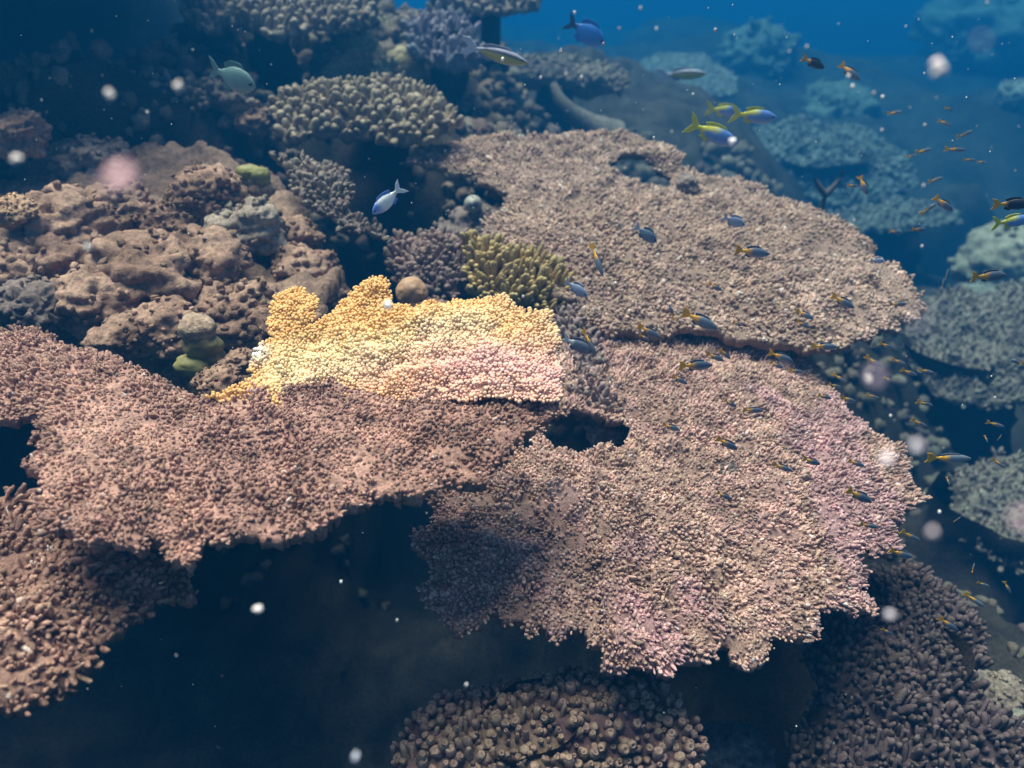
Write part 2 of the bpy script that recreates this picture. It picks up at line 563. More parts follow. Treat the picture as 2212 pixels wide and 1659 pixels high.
# ------------------------------------------------------------------ icosphere for rocks and specks
def icosphere(sub):
    t = (1 + 5 ** 0.5) / 2
    V = [(-1, t, 0), (1, t, 0), (-1, -t, 0), (1, -t, 0), (0, -1, t), (0, 1, t), (0, -1, -t), (0, 1, -t), (t, 0, -1), (t, 0, 1), (-t, 0, -1), (-t, 0, 1)]
    V = [tuple(np.array(v) / np.linalg.norm(v)) for v in V]
    F = [(0, 11, 5), (0, 5, 1), (0, 1, 7), (0, 7, 10), (0, 10, 11), (1, 5, 9), (5, 11, 4), (11, 10, 2), (10, 7, 6), (7, 1, 8),
         (3, 9, 4), (3, 4, 2), (3, 2, 6), (3, 6, 8), (3, 8, 9), (4, 9, 5), (2, 4, 11), (6, 2, 10), (8, 6, 7), (9, 8, 1)]
    for _ in range(sub):
        mid, F2 = {}, []
        def m(a, b):
            k = (min(a, b), max(a, b))
            if k not in mid:
                v = np.array(V[a]) + np.array(V[b]); V.append(tuple(v / np.linalg.norm(v))); mid[k] = len(V) - 1
            return mid[k]
        for a, b, c in F:
            x, y, z = m(a, b), m(b, c), m(c, a)
            F2 += [(a, x, z), (b, y, x), (c, z, y), (x, y, z)]
        F = F2
    return np.array(V), np.array(F, np.int32)


ICO = {k: icosphere(k) for k in (1, 2, 3, 4)}

# ------------------------------------------------------------------ haze: the blue sea water itself
def build_water():
    m = bpy.data.materials.new('sea_water')
    m.use_nodes = True
    nt = m.node_tree
    nt.nodes.remove(nt.nodes['Principled BSDF'])
    pv = nt.nodes.new('ShaderNodeVolumePrincipled')
    pv.inputs['Color'].default_value = (0.006, 0.13, 0.36, 1)
    pv.inputs['Absorption Color'].default_value = (0.0, 0.26, 0.56, 1)
    pv.inputs['Density'].default_value = 0.125
    pv.inputs['Anisotropy'].default_value = 0.3
    nt.links.new(pv.outputs[0], nt.nodes['Material Output'].inputs['Volume'])
    m.cycles.homogeneous_volume = True
    x0, x1, y0, y1, z0, z1 = -26, 26, -3, 46, -14, 2.35
    V = [(x, y, z) for x in (x0, x1) for y in (y0, y1) for z in (z0, z1)]
    F = [(0, 1, 3, 2), (4, 6, 7, 5), (0, 4, 5, 1), (2, 3, 7, 6), (0, 2, 6, 4), (1, 5, 7, 3)]
    link('haze', make_mesh('haze', np.array(V, float), np.array(F), smooth=False), m, kind='stuff',
         label='blue sea water that veils the far corals', cat='water')


build_water()

# ------------------------------------------------------------------ seabed
CTRL = []
for u, v, z in [(100, 750, -2.9), (400, 750, -2.9), (100, 600, -2.7), (400, 600, -2.7), (-300, 600, -2.7), (640, 620, -2.7), (100, 450, -1.8), (400, 430, -1.8), (600, 470, -1.8), (-300, 450, -1.8),
                (300, 280, -1.05), (100, 230, -.8), (420, 190, -.8), (150, 60, -.55), (350, 100, -.7), (780, 420, -1.5), (900, 450, -1.4), (760, 540, -1.45),
                (800, 240, -.93), (650, 240, -.93), (930, 260, -1.0), (700, 150, -.93), (860, 150, -.97), (960, 100, -.92), (1000, 60, -.9), (600, 30, -.73), (450, 30, -.7), (760, 30, -.75), (820, 60, -.87), (800, 350, -1.3),
                (500, 1350, -2.9), (200, 1600, -2.9), (900, 1350, -2.9), (1650, 1520, -2.1), (2050, 1500, -1.95),
                (1900, 850, -3.2), (2100, 1000, -3.2), (2100, 1300, -3.0), (2000, 680, -3.0), (1750, 420, -3.4), (2100, 420, -3.4),
                (1480, 200, -2.9), (2130, 80, -3.7), (1640, 130, -3.3), (1810, 250, -3.6), (2205, 220, -3.2), (1950, 120, -4.0), (1250, 120, -1.5), (1150, 240, -1.8), (1300, 260, -1.9), (1850, 150, -5.5), (2200, 60, -6.5), (1500, 60, -3.8), (1100, 20, -.9),
                (600, 800, -2.9), (300, 850, -2.9), (950, 640, -2.8), (930, 570, -2.7), (1110, 600, -2.7), (1250, 720, -2.7), (1450, 1000, -2.0), (1300, 800, -1.8), (1500, 500, -1.8), (1300, 350, -1.6), (1750, 620, -2.1)]:
    p = at_z(u, v, z)
    CTRL.append((p[0], p[1], z))
CTRL += [(-.7, 1.2, -2.9), (-1.1, 1.1, -2.9), (-1.6, 1.0, -2.9), (-.2, 1.3, -2.9), (.3, 1.2, -2.9), (-.4, .8, -2.9), (-1.0, .5, -2.9), (0, 0, -3.0), (-2, 0, -3.0), (-.2, 1.75, -2.9), (-.05, 1.6, -2.9), (-.6, 1.5, -2.9), (-.3, 1.65, -2.9), (.6, 1.6, -2.9), (.3, .5, -3.0), (1, .6, -3.0), (2, 0, -3.0), (-6, 4, -.3), (-4, 9, -.1), (0, 11, -3.0), (5, 9, -6.0), (7, 4, -7.0), (4, 2, -3.6), (3.6, 6.5, -3.8), (9, 12, -9.0), (0, 22, -7.0), (-9, 16, -1.0), (-9, 0, -3.0), (10, 22, -11.0), (16, 30, -11.0), (0, 40, -11.0), (-16, 40, -8.0), (20, 10, -11.0)]
CTRL = np.array(CTRL, float)


def ground_z(x, y):
    X = np.column_stack([np.ravel(x), np.ravel(y)])
    d2 = ((X[:, None, :] - CTRL[None, :, :2]) ** 2).sum(2)
    w = 1 / (d2 + 0.035) ** 1.8
    z = (w * CTRL[:, 2]).sum(1) / w.sum(1)
    P = np.column_stack([X, np.zeros(len(X))])
    far = np.clip((X[:, 1] - 3) / 4, 0, 1)
    z = z + 0.07 * fbm(P, 3.2, 5, 1.0) + 0.035 * (1 - np.abs(fbm(P, 7.0, 4, 5.0)) * 2) + far * 0.3 * fbm(P, 0.9, 4, 9.0)
    dome = lambda sc, sd: np.sqrt(np.clip(1 - (worley(P, sc, sd) / 0.8) ** 2, 0, 1))
    z = z + 0.075 * (dome(4.2, 1.0) - 0.4) + 0.038 * (dome(10.0, 2.0) - 0.4) + 0.012 * (dome(28.0, 3.0) - .4)
    return z + CAM[2]


def build_seabed():
    s = np.linspace(-1, 1, 290)
    xs = 2.4 * s + 21 * s ** 5
    t = np.linspace(0, 1, 320)
    ys = -2.0 + 8.0 * t + 38 * t ** 6
    gx, gy = np.meshgrid(xs, ys, indexing='ij')
    x, y = gx.ravel(), gy.ravel()
    z = np.concatenate([ground_z(x[k:k + 20000], y[k:k + 20000]) for k in range(0, len(x), 20000)])
    V = np.column_stack([x, y, z])
    n, m = gx.shape
    idx = np.arange(n * m).reshape(n, m)
    F = np.column_stack([idx[:-1, :-1].ravel(), idx[1:, :-1].ravel(), idx[1:, 1:].ravel(), idx[:-1, 1:].ravel()])
    V[:, 2] += 0.015 * fbm(V, 30, 3, 2.2)
    steep = np.clip(np.abs(np.gradient(z.reshape(n, m), axis=1).ravel()) * 25, 0, 1)[:, None]
    V[:, :2] += steep * np.column_stack([0.09 * fbm(V, 5, 4, 7.1), 0.13 * fbm(V, 4, 4, 8.3)])
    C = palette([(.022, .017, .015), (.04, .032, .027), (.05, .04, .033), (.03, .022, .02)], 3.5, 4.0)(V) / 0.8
    C = C * (1 + 0.4 * np.clip((y - 4.0) / 3.0, 0, 1))[:, None]      # lighter towards the far slope
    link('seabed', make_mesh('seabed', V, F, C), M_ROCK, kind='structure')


build_seabed()

def build_crust():
    n = 4200
    X = np.column_stack([rng.uniform(-3.2, 2.6, n * 2), rng.uniform(1.55, 6.5, n * 2)])
    X = X[fbm(np.column_stack([X, X[:, :1]]), 2.5, 2, 6.0) > -0.15][:n]
    X = np.concatenate([X, np.column_stack([rng.uniform(-.7, 1.4, 1300), rng.uniform(3.1, 5.6, 1300)])])
    X = np.concatenate([X[(X[:, 1] > 2.5) | (X[:, 0] > 1.0)], np.column_stack([rng.uniform(-3.6, -.9, 700), rng.uniform(3.6, 7.5, 700)])])
    k = len(X)
    z0 = ground_z(X[:, 0], X[:, 1]); e = 0.02
    zx = ground_z(X[:, 0] + e, X[:, 1]); zy = ground_z(X[:, 0], X[:, 1] + e)
    N = unit(np.column_stack([-(zx - z0) / e, -(zy - z0) / e, np.ones(k)]))
    W = np.column_stack([X, z0])
    far = 0.6 + 0.25 * (X[:, 1] - 1.5)
    sz = far * rng.uniform(.012, .034, k)
    sz = np.where((X[:, 1] < 2.5) & (X[:, 0] < 1.0), sz * 0.55, sz)
    col = palette([(.13, .09, .08), (.2, .15, .12), (.24, .19, .15), (.15, .11, .1)], 3.5, 4.0)(W, rng.uniform(-1, 1, (k, 4)))
    V, F, C = scatter(KNOB + LOBED, W, unit(N + rng.normal(0, .3, (k, 3))), sz, sz * rng.uniform(.8, 2.2, k), rng.uniform(0, 6.28, k), rng.integers(0, len(KNOB + LOBED), k), col, col)
    link('reef_crust', make_mesh('reef_crust', V, F, C), M_DEAD, None, 'encrusting growth all over the shaded reef rock', 'crust', None, 'stuff')


build_crust()

# ------------------------------------------------------------------ the corals
DEAD_A = palette([(.345, .195, .16), (.465, .265, .215), (.53, .31, .25), (.42, .24, .20)], 4, 1.0, 0.38, 0.05)
DEAD_B = palette([(.27, .15, .12), (.36, .21, .165), (.31, .18, .145)], 5, 2.0, 0.38, 0.05)
DEAD_C = palette([(.39, .235, .19), (.475, .28, .245), (.52, .325, .265), (.41, .25, .20), (.475, .275, .275)], 4, 3.0, 0.42, 0.06)
DEAD_D = palette([(.32, .205, .165), (.41, .27, .21), (.36, .235, .19), (.45, .30, .245)], 4, 5.0, 0.35, 0.05)
KNOBC = palette([(.24, .18, .13), (.31, .24, .17), (.27, .21, .165)], 5, 6.0, 0.22)
PURPLE = palette([(.22, .2, .25), (.28, .24, .28), (.26, .22, .2)], 5, 7.0, 0.2)
GREYB = palette([(.22, .17, .145), (.29, .23, .19), (.20, .16, .145)], 5, 8.0, 0.25)
CUPC = palette([(.15, .085, .08), (.24, .145, .125), (.22, .145, .10), (.15, .08, .09)], 9, 9.0, 0.35)

# dead table in front on the left, carrying the live colony
A = Plate([(-600, 700), (60, 715), (200, 750), (330, 800), (450, 835), (560, 800), (760, 770), (1000, 760), (1150, 800), (1205, 870), (1190, 905), (1130, 960),
           (1010, 1030), (880, 1050), (790, 1062), (680, 1130), (560, 1155), (425, 1166), (408, 1205), (372, 1200), (340, 1160), (285, 1195), (200, 1150),
           (110, 1130), (92, 1040), (82, 1000), (97, 905), (60, 885), (-100, 885), (-600, 1000)], (600, 1000, -0.85), (0.05, -0.06, 1), amp=0.012, nscale=4, seed=1.0, edge_noise=0.026)
coral('table_coral', 'broad brown dead table coral that carries the golden live patch', 'coral', A, DEAD_A, GRAIN + TWIG[6:9:2], 0.0073, 0.0031, 0.0074, grow=(480, 760), tip=((.5, .32, .26), .3), wild=0.45, slab_step=0.008, gap=True,
      taper=0.22, stem=0, silt=0.55, n_parts=250)

# lower left ledge
B = Plate([(-700, 1050), (60, 1060), (130, 1120), (260, 1180), (380, 1215), (440, 1262), (310, 1330), (220, 1390), (150, 1470), (60, 1522), (-160, 1545), (-700, 1620)],
          (150, 1280, -0.98), (0.22, -0.12, 1), amp=0.02, nscale=5, seed=2.0)
coral('table_coral', 'dim brown table coral in the lower corner below the broad brown table', 'coral', B, DEAD_B, GRAIN + TWIG[6:9:2], 0.0105, 0.0044, 0.0130, grow=(-200, 1150), tip=((.46, .3, .22), .3), wild=0.5, slab_step=0.009, gap=True,
      taper=0.3, stem=0, silt=0.4, n_parts=120)

# dead table in the lower middle
C = Plate([(1150, 960), (1165, 870), (1225, 690), (1400, 640), (1700, 665), (1790, 805), (1850, 890), (1940, 970), (2008, 1078), (1950, 1100), (1942, 1190),
           (1872, 1200), (1882, 1290), (1772, 1310), (1762, 1360), (1640, 1407), (1560, 1393), (1470, 1432), (1320, 1432), (1262, 1370), (1170, 1355), (1050, 1338),
           (962, 1342), (900, 1280), (888, 1240), (922, 1232), (905, 1150), (915, 1060), (960, 960), (1040, 940)], (1450, 1050, -1.19), (0.17, -0.13, 1),
          holes=[[(1165, 930), (1200, 888), (1290, 882), (1350, 908), (1345, 938), (1280, 962), (1200, 958)]], amp=0.022, nscale=4, seed=3.0, edge_noise=0.036)
coral('table_coral', 'large pinkish dead table coral with a dark pit, below the golden patch', 'coral', C, DEAD_C, GRAIN + TWIG[6:9:2], 0.0079, 0.0033, 0.0092, grow=(1260, 900), tip=((.62, .45, .39), .35), wild=0.4, lean=0.9, lean_w=0.14, slab_step=0.009, gap=True,
      taper=0.2, stem=0.7, stem_r=0.09, stem_back=0.12, silt=0.5, n_parts=250)


# dead table behind on the right
def lip(P, pl):
    q = pl.px(1420, 345)
    a = np.exp(-((P[:, 0] - q[0]) / 0.16) ** 2 - ((P[:, 1] - q[1]) / 0.05) ** 2)
    return 0.05 * a


D = Plate([(870, 335), (960, 292), (1100, 285), (1220, 290), (1340, 284), (1400, 300), (1460, 328), (1478, 358), (1600, 376), (1750, 440), (1900, 540), (1995, 635), (1992, 680),
           (1890, 712), (1780, 742), (1640, 728), (1500, 705), (1300, 700), (1240, 650), (1150, 600), (1060, 545), (1045, 480), (1100, 400), (1010, 360)], (1500, 500, -1.05), (0.10, -0.07, 1),
          holes=[[(1310, 345), (1350, 338), (1400, 352), (1462, 372), (1450, 390), (1390, 386), (1335, 368)]], relief=lip, amp=0.026, nscale=3.4, seed=5.0, edge_noise=0.028)
coral('table_coral', 'wide grey brown dead table coral with a dark slot near its far rim', 'coral', D, DEAD_D, GRAIN + TWIG[6:9:2], 0.0114, 0.0047, 0.0094, grow=(1250, 470), tip=((.5, .38, .32), .3), wild=0.45, lean=0.9, lean_w=0.12, slab_step=0.010, gap=True,
      taper=0.2, stem=0.7, stem_r=0.10, silt=0.55, n_parts=150)


# the live colony, tan with a pale and a pink zone
def dish(P, pl):
    a = pl.px(850, 800)[1]
    return 0.55 * np.maximum(P[:, 1] - a, 0) ** 2 + 0.02 * np.sin(P[:, 0] * 9)


F_out = [(450, 850), (500, 822), (545, 800), (535, 765), (560, 735), (585, 715), (582, 665), (590, 632), (640, 620), (686, 632), (672, 690), (700, 668), (735, 640), (765, 618), (835, 612),
         (842, 640), (838, 664), (890, 672), (950, 664), (1010, 656), (1088, 645), (1112, 670), (1190, 680), (1206, 720), (1212, 790), (1196, 872), (1050, 866), (900, 862), (800, 842), (700, 842), (600, 855)]
Fp = Plate(F_out, (850, 855, -0.836), (0.02, -0.42, 1), relief=dish, amp=0.007, nscale=6, edge_noise=0.012, seed=6.0)
cream_a, cream_b = Fp.px(660, 778), Fp.px(1000, 728)
pink_c, pink_d = Fp.px(1080, 815), Fp.px(1180, 700)
TAN, CREAM, PINK, WHITE = np.array([.86, .48, .16]), np.array([1.0, .74, .42]), np.array([.84, .48, .46]), np.array([.95, .86, .78])
left_w = Fp.px(548, 745)
p_right = Fp.px(1205, 760)[0]


def live_col(P, W, rnd):
    e = cream_b - cream_a
    L2 = e @ e
    w = P - cream_a
    s = np.clip(w @ e / L2, -0.15, 1.1)
    dist = np.linalg.norm(w - s[:, None] * e, axis=1)
    n = fbm(W, 14, 3, 1.1)
    cr = np.clip(1.3 - dist / 0.055 + n * 0.45, 0, 1)[:, None]
    dp = np.sqrt(((P[:, 0] - pink_c[0]) / 0.17) ** 2 + ((P[:, 1] - pink_c[1]) / 0.06) ** 2)
    pk = np.clip((2.0 - dp + n * 0.7) * 0.55, 0, .92)[:, None]
    wh = np.clip(1.2 - np.linalg.norm(P - left_w, axis=1) / 0.03, 0, 1)[:, None]
    rt = np.clip((P[:, 0] - p_right + 0.17) / 0.17 + 0.4 * n, 0, 1)[:, None] * 0.6
    c = TAN * (1 - cr) + CREAM * cr
    c = c * (1 - rt) + np.array([.95, .66, .44]) * rt
    c = c * (1 - pk) + PINK * pk
    c = c * (1 - wh) + WHITE * wh
    if rnd is not None:
        c = c * (1 + 0.1 * rnd[:, 0:1])
    return c


coral('live_coral', 'golden tan live coral with pale and pink zones on the brown table', 'coral', Fp, None or KNOBC, TIP, 0.0057, 0.0032, 0.0056, M_LIVE,
      slab_step=0.007, thick=0.006, taper=0.15, tmax=0.1, tip=((1.0, .82, .55), 0.22), tipstart=0.6, up=0.1, lean=1.2, lean_w=0.02, wild=0.16, n_parts=300,
      stem=0, stem_r=0.05, hvar=0.2, colfn2=live_col)

# finger corals between the tables
E2 = Plate([(840, 545), (862, 508), (930, 500), (1000, 500), (1018, 560), (1012, 622), (940, 650), (870, 620)], (930, 580, -1.03), (-0.1, -0.5, 1), dome=0.03, dome_w=0.05, seed=7.0)
coral('finger_coral', 'dull purplish brown finger coral beside the yellow finger coral', 'coral', E2, palette([(.21, .14, .12), (.27, .18, .16), (.18, .125, .12)], 8, 2, .25), FINGER, 0.016, 0.0075, 0.026,
      M_FINGER, taper=0.5, up=0.5, n_parts=130, part_name='finger', stem=0, stem_r=0.07, wild=0.35)
E1 = Plate([(1008, 505), (1060, 532), (1140, 545), (1225, 588), (1240, 622), (1190, 662), (1080, 655), (1012, 622)], (1120, 600, -1.02), (0.15, -0.55, 1), dome=0.03, dome_w=0.05, seed=8.0)
coral('finger_coral', 'mustard yellow finger coral with upright ribs behind the golden patch', 'coral', E1, palette([(.36, .25, .10), (.44, .31, .13), (.33, .23, .1)], 8, 3, .15), FINGER, 0.0150, 0.0070, 0.032,
      M_FINGER, taper=0.5, up=0.55, n_parts=160, part_name='finger', stem=0, stem_r=0.07, wild=0.14, tip=((.62, .47, .24), .5))
# strip of dead finger coral between the yellow fingers and the pit
E3 = Plate([(1190, 670), (1250, 640), (1310, 690), (1300, 800), (1330, 880), (1210, 890), (1190, 850), (1215, 780)], (1250, 780, -1.12), (-0.05, -0.2, 1), dome=0.03, dome_w=0.05, seed=9.0)
coral('finger_coral', 'low grey dead finger coral beside the edge of the golden patch', 'coral', E3, palette([(.22, .155, .14), (.29, .21, .2), (.2, .15, .13)], 8, 4, .3), FINGER + KNOB, 0.015, 0.006, 0.02,
      M_FINGER, taper=0.4, n_parts=80, part_name='finger', stem=0, stem_r=0.06)

# small plate behind the rubble
J = Plate([(582, 332), (640, 338), (705, 345), (748, 368), (756, 450), (840, 516), (770, 500), (690, 455), (628, 405)], (690, 410, -0.86), (-0.12, -0.55, 1), amp=0.008, seed=10.0)
coral('table_coral', 'small tilted grey coral shelf above the dark cavity behind the rubble', 'coral', J, GREYB, KNOB + LOBED, 0.015, 0.007, 0.022, M_DEAD, taper=0.35, stem=0, n_parts=100)

# knobby table
K = Plate([(590, 218), (650, 196), (760, 182), (880, 186), (950, 216), (988, 262), (960, 292), (900, 312), (820, 300), (760, 292), (680, 288), (612, 302), (598, 255)],
          (800, 255, -0.84), (0.08, -0.32, 1), dome=0.07, dome_w=0.12, seed=11.0)
coral('knobby_coral', 'mound of round pale knobs behind the small tilted shelf', 'coral', K, KNOBC, FINGER, 0.0265, 0.0115, 0.036, M_FINGER, taper=0.35, up=0.4, lean=1.0,
      lean_w=0.06, n_parts=300, part_name='knob', stem=0.5, stem_r=0.14, stem_back=0.3, tip=((.42, .34, .26), .4), wild=0.25)
L_ = Plate([(395, 32), (420, 2), (400, -60), (800, -60), (805, 50), (740, 62), (660, 56), (600, 78), (520, 50), (445, 66)], (620, 30, -0.62), (0.05, -0.2, 1), dome=0.05, dome_w=0.12, seed=12.0)
coral('knobby_coral', 'grey knobby coral shelf cut by the top edge of the picture', 'coral', L_, GREYB, FINGER, 0.034, 0.0135, 0.04, M_FINGER, taper=0.3, n_parts=200, part_name='knob',
      stem=0.3, stem_r=0.07, tip=((.36, .3, .24), .4), wild=0.25)
N_ = Plate([(880, 62), (930, 34), (1000, 50), (1042, 92), (1030, 142), (960, 152), (890, 112)], (960, 95, -0.82), (0.05, -0.35, 1), dome=0.1, dome_w=0.12, seed=13.0)
coral('finger_coral', 'purple grey finger coral beside the smooth yellowish lump', 'coral', N_, PURPLE, FINGER, 0.034, 0.0135, 0.055, M_FINGER, taper=0.4, n_parts=110, part_name='finger',
      stem=0.4, stem_r=0.08, wild=0.25, up=0.6)
N2 = Plate([(915, -40), (1160, -40), (1166, 14), (1060, 26), (960, 10)], (1050, 0, -0.72), (0.0, -0.15, 1), dome=0.05, dome_w=0.1, seed=14.0)
coral('table_coral', 'hazy coral table at the top edge above the purple fingers', 'coral', N2, GREYB, FINGER, 0.04, 0.016, 0.04, M_FINGER, stem=0.4, stem_r=0.08, n_parts=60)
O1 = Plate([(1040, 112), (1120, 118), (1200, 130), (1290, 128), (1352, 150), (1352, 190), (1250, 178), (1150, 170), (1050, 150)], (1200, 150, -1.3), (0.05, -0.15, 1), amp=0.03, seed=15.0)
coral('table_coral', 'long hazy coral ridge above the dark gap behind the wide table', 'coral', O1, GREYB, KNOB + LOBED, 0.03, 0.014, 0.035, M_DEAD, stem=0.6, stem_r=0.12, slab_step=0.02, taper=0.8)
P_ = Plate([(1350, 152), (1420, 116), (1520, 120), (1592, 166), (1592, 206), (1480, 212), (1380, 198)], (1480, 165, -2.6), (0.06, -0.2, 1), seed=16.0)
coral('table_coral', 'pale round coral table fading into blue beyond the wide table', 'coral', P_, palette([(.34, .3, .27), (.42, .37, .33)], 5, 1), KNOB, 0.04, 0.018, 0.03, M_DEAD, stem=0.7, stem_r=0.25, slab_step=0.02)
Q1 = Plate([(1500, 330), (1600, 300), (1720, 262), (1850, 282), (1962, 332), (1985, 400), (1900, 436), (1800, 446), (1700, 405), (1600, 372)], (1780, 350, -3.0), (0.12, -0.25, 1), dome=0.2, dome_w=0.4, amp=0.05, nscale=3, seed=17.0)
coral('coral_mound', 'broad hazy coral mound in blue water right behind the wide table', 'coral', Q1, palette([(.24, .22, .2), (.3, .28, .25), (.2, .18, .17)], 3, 2), KNOB + LOBED, 0.055, 0.025, 0.05, M_DEAD, stem=0.8, stem_r=0.5, slab_step=0.025, taper=0.8)
Q2 = Plate([(1780, 475), (1850, 445), (1950, 428), (2050, 438), (2085, 480), (1950, 502), (1860, 505)], (1930, 465, -2.9), (0.1, -0.2, 1), amp=0.03, seed=18.0)
coral('table_coral', 'narrow hazy coral ledge below the broad mound at the far slope', 'coral', Q2, palette([(.22, .2, .18), (.27, .25, .22)], 3, 3), KNOB + LOBED, 0.05, 0.022, 0.04, M_DEAD, stem=0.6, stem_r=0.25, slab_step=0.03)
U1 = Plate([(1965, 640), (2050, 632), (2260, 610), (2260, 870), (2150, 892), (2040, 872), (1965, 800), (1940, 720)], (2090, 760, -2.35), (-0.1, -0.35, 1), dome=0.12, dome_w=0.2, amp=0.05, seed=19.0)
coral('staghorn_coral', 'dark bushy coral beyond the dark channel, right of the two big tables', 'coral', U1, GREYB, BRANCH, 0.024, 0.0075, 0.03, M_FINGER, stem=0.6, stem_r=0.3, slab_step=0.02, taper=0.6, n_parts=60, part_name='branch')
U2 = Plate([(2040, 1022), (2120, 990), (2260, 970), (2260, 1260), (2150, 1215), (2060, 1145)], (2150, 1100, -2.5), (-0.2, -0.25, 1), dome=0.1, dome_w=0.2, amp=0.05, seed=20.0)
coral('staghorn_coral', 'faint dark bushy coral deep in the channel by the picture edge', 'coral', U2, GREYB, BRANCH, 0.024, 0.0075, 0.03, M_FINGER, stem=0.5, stem_r=0.25, slab_step=0.02, taper=0.6)
# bottom cup coral
R_ = Plate([(845, 1660), (878, 1560), (950, 1496), (1080, 1462), (1250, 1452), (1400, 1482), (1498, 1560), (1505, 1720), (850, 1720)], (1200, 1590, -1.42), (0.03, -0.15, 1), dome=0.06, dome_w=0.12, amp=0.02, seed=21.0)
coral('cup_coral', 'coral of chunky open cups at the bottom below the pinkish table', 'coral', R_, CUPC, CUP + FINGER[:2], 0.0165, 0.0070, 0.019, M_FINGER, rvar=0.5, hvar=0.6, taper=0.5, up=0.5, n_parts=300, part_name='cup',
      stem=0.3, stem_r=0.1, tip=((.54, .37, .28), .45), tipstart=0.4, wild=0.3)
# staghorn bottom right
S_ = Plate([(1742, 1400), (1772, 1320), (1880, 1240), (1960, 1212), (2062, 1272), (2132, 1352), (2142, 1422), (2080, 1452), (2140, 1520), (2230, 1600), (2250, 1740), (1770, 1740), (1690, 1620), (1765, 1490)],
           (1950, 1450, -1.62), (0.1, -0.12, 1), dome=0.08, dome_w=0.12, amp=0.025, seed=22.0)
coral('staghorn_coral', 'dark bushy staghorn coral below the corner of the pinkish table', 'coral', S_, palette([(.065, .046, .045), (.10, .065, .07), (.125, .083, .083), (.075, .054, .05)], 5, 4, .4), FINGER[:3] + KNOB, 0.0165, 0.0066, 0.021,
      M_FINGER, taper=0.5, up=0.5, n_parts=300, part_name='branch', stem=0.3, stem_r=0.12, tip=((.24, .17, .155), .35), wild=0.45)
# shaded bench and added shading ledge at the top left
T_ = Plate([(-300, 150), (60, 140), (200, 150), (380, 170), (520, 190), (560, 225), (420, 235), (250, 225), (80, 215), (-120, 225)], (250, 190, -0.78), (0.1, -0.5, 1), dome=0.05, dome_w=0.1, amp=0.03, seed=23.0)
coral('coral_bench', 'dim row of lumpy coral in the shade at the upper corner', 'coral', T_, GREYB, KNOB + LOBED, 0.03, 0.014, 0.035, M_DEAD, stem=0.4, stem_r=0.2, slab_step=0.02, n_parts=0)
# unseen ledge overhead, added beyond the frame to shade the upper corner
SHADE_LEDGE = Plate([(-4.6, 2.2), (-3.0, 2.15), (-2.0, 2.25), (-1.4, 2.6), (-1.1, 3.3), (-1.2, 4.3), (-1.9, 5.6), (-2.6, 7.2), (-3.6, 9.0), (-7.0, 9.0), (-7.0, 2.8)], (-2.2, 3.6, -0.16), (0.03, -0.05, 1), amp=0.03, seed=24.0, world=True)
ledge = coral('shade_ledge', 'added shading ledge', 'reef', SHADE_LEDGE, GREYB, KNOB, 0.07, 0.03, 0.05, M_DEAD, stem=0, slab_step=0.05, taper=0.1)
del ledge['label'], ledge['category']
ledge['kind'] = 'structure'

def terrace_relief(P, pl):
    Q = np.column_stack([P, np.full(len(P), 3.0)])
    dm = lambda sc, sd: np.sqrt(np.clip(1 - (worley(Q, sc, sd) / 0.8) ** 2, 0, 1))
    return 0.075 * (dm(4.2, 1.0) - 0.4) + 0.04 * (dm(9.0, 2.0) - 0.4) + 0.016 * (dm(24.0, 3.0) - .4)


TER = Plate([(-600, 820), (-600, 330), (0, 345), (200, 335), (440, 350), (600, 400), (700, 520), (735, 640), (700, 760), (560, 835), (450, 860), (200, 810), (0, 770), (-300, 790)],
            (350, 620, -1.03), (0.04, -0.08, 1), relief=terrace_relief, amp=0.035, nscale=3.5, edge_noise=0.05, seed=31.0)
TV, TF, TC = TER.slab(0.013, 0.12, 0.5, 0.35, lambda P, W: palette([(.16, .10, .075), (.25, .155, .115), (.31, .20, .15), (.21, .13, .10)], 7, 11.0)(W), np.zeros(3))
link('reef_terrace', make_mesh('reef_terrace', TV, TF, TC), M_ROCK, kind='structure')

# ------------------------------------------------------------------ boulders and lumps
ROCKC = palette([(.185, .11, .08), (.28, .17, .125), (.34, .215, .16), (.235, .14, .105)], 7, 11.0)
ROCKP = palette([(.25, .19, .155), (.33, .26, .21), (.38, .31, .26)], 8, 12.0)
ROCKY = palette([(.28, .215, .11), (.34, .265, .14)], 8, 13.0)
ROCKG = palette([(.18, .165, .135), (.22, .205, .17), (.15, .14, .115)], 8, 14.0)
ROCKD = palette([(.16, .12, .11), (.24, .18, .16)], 8, 15.0)


def lump_mesh(name, rad, seed, pal, origin, sub=4, amp=0.3, pits=0.18, fine=0.05):
    v, f = ICO[sub]
    q = v * 1.0 + seed * 3.7
    r = 1 + amp * 1.6 * fbm(q, 1.1, 3, seed) + fine * 2 * fbm(q, 6, 3, seed + 2)
    cells = worley(q, 2.3)
    r = r + 0.5 * amp * (np.sqrt(np.clip(1 - (cells / 0.75) ** 2, 0, 1)) - 0.5)
    pn = fbm(q, 3.0, 2, seed + 5)
    r = r - pits * np.clip(pn * 3 - 0.9, 0, 1)
    V = v * r[:, None] * np.array(rad)
    return make_mesh(name, V, f, pal(V + origin) / 0.8)


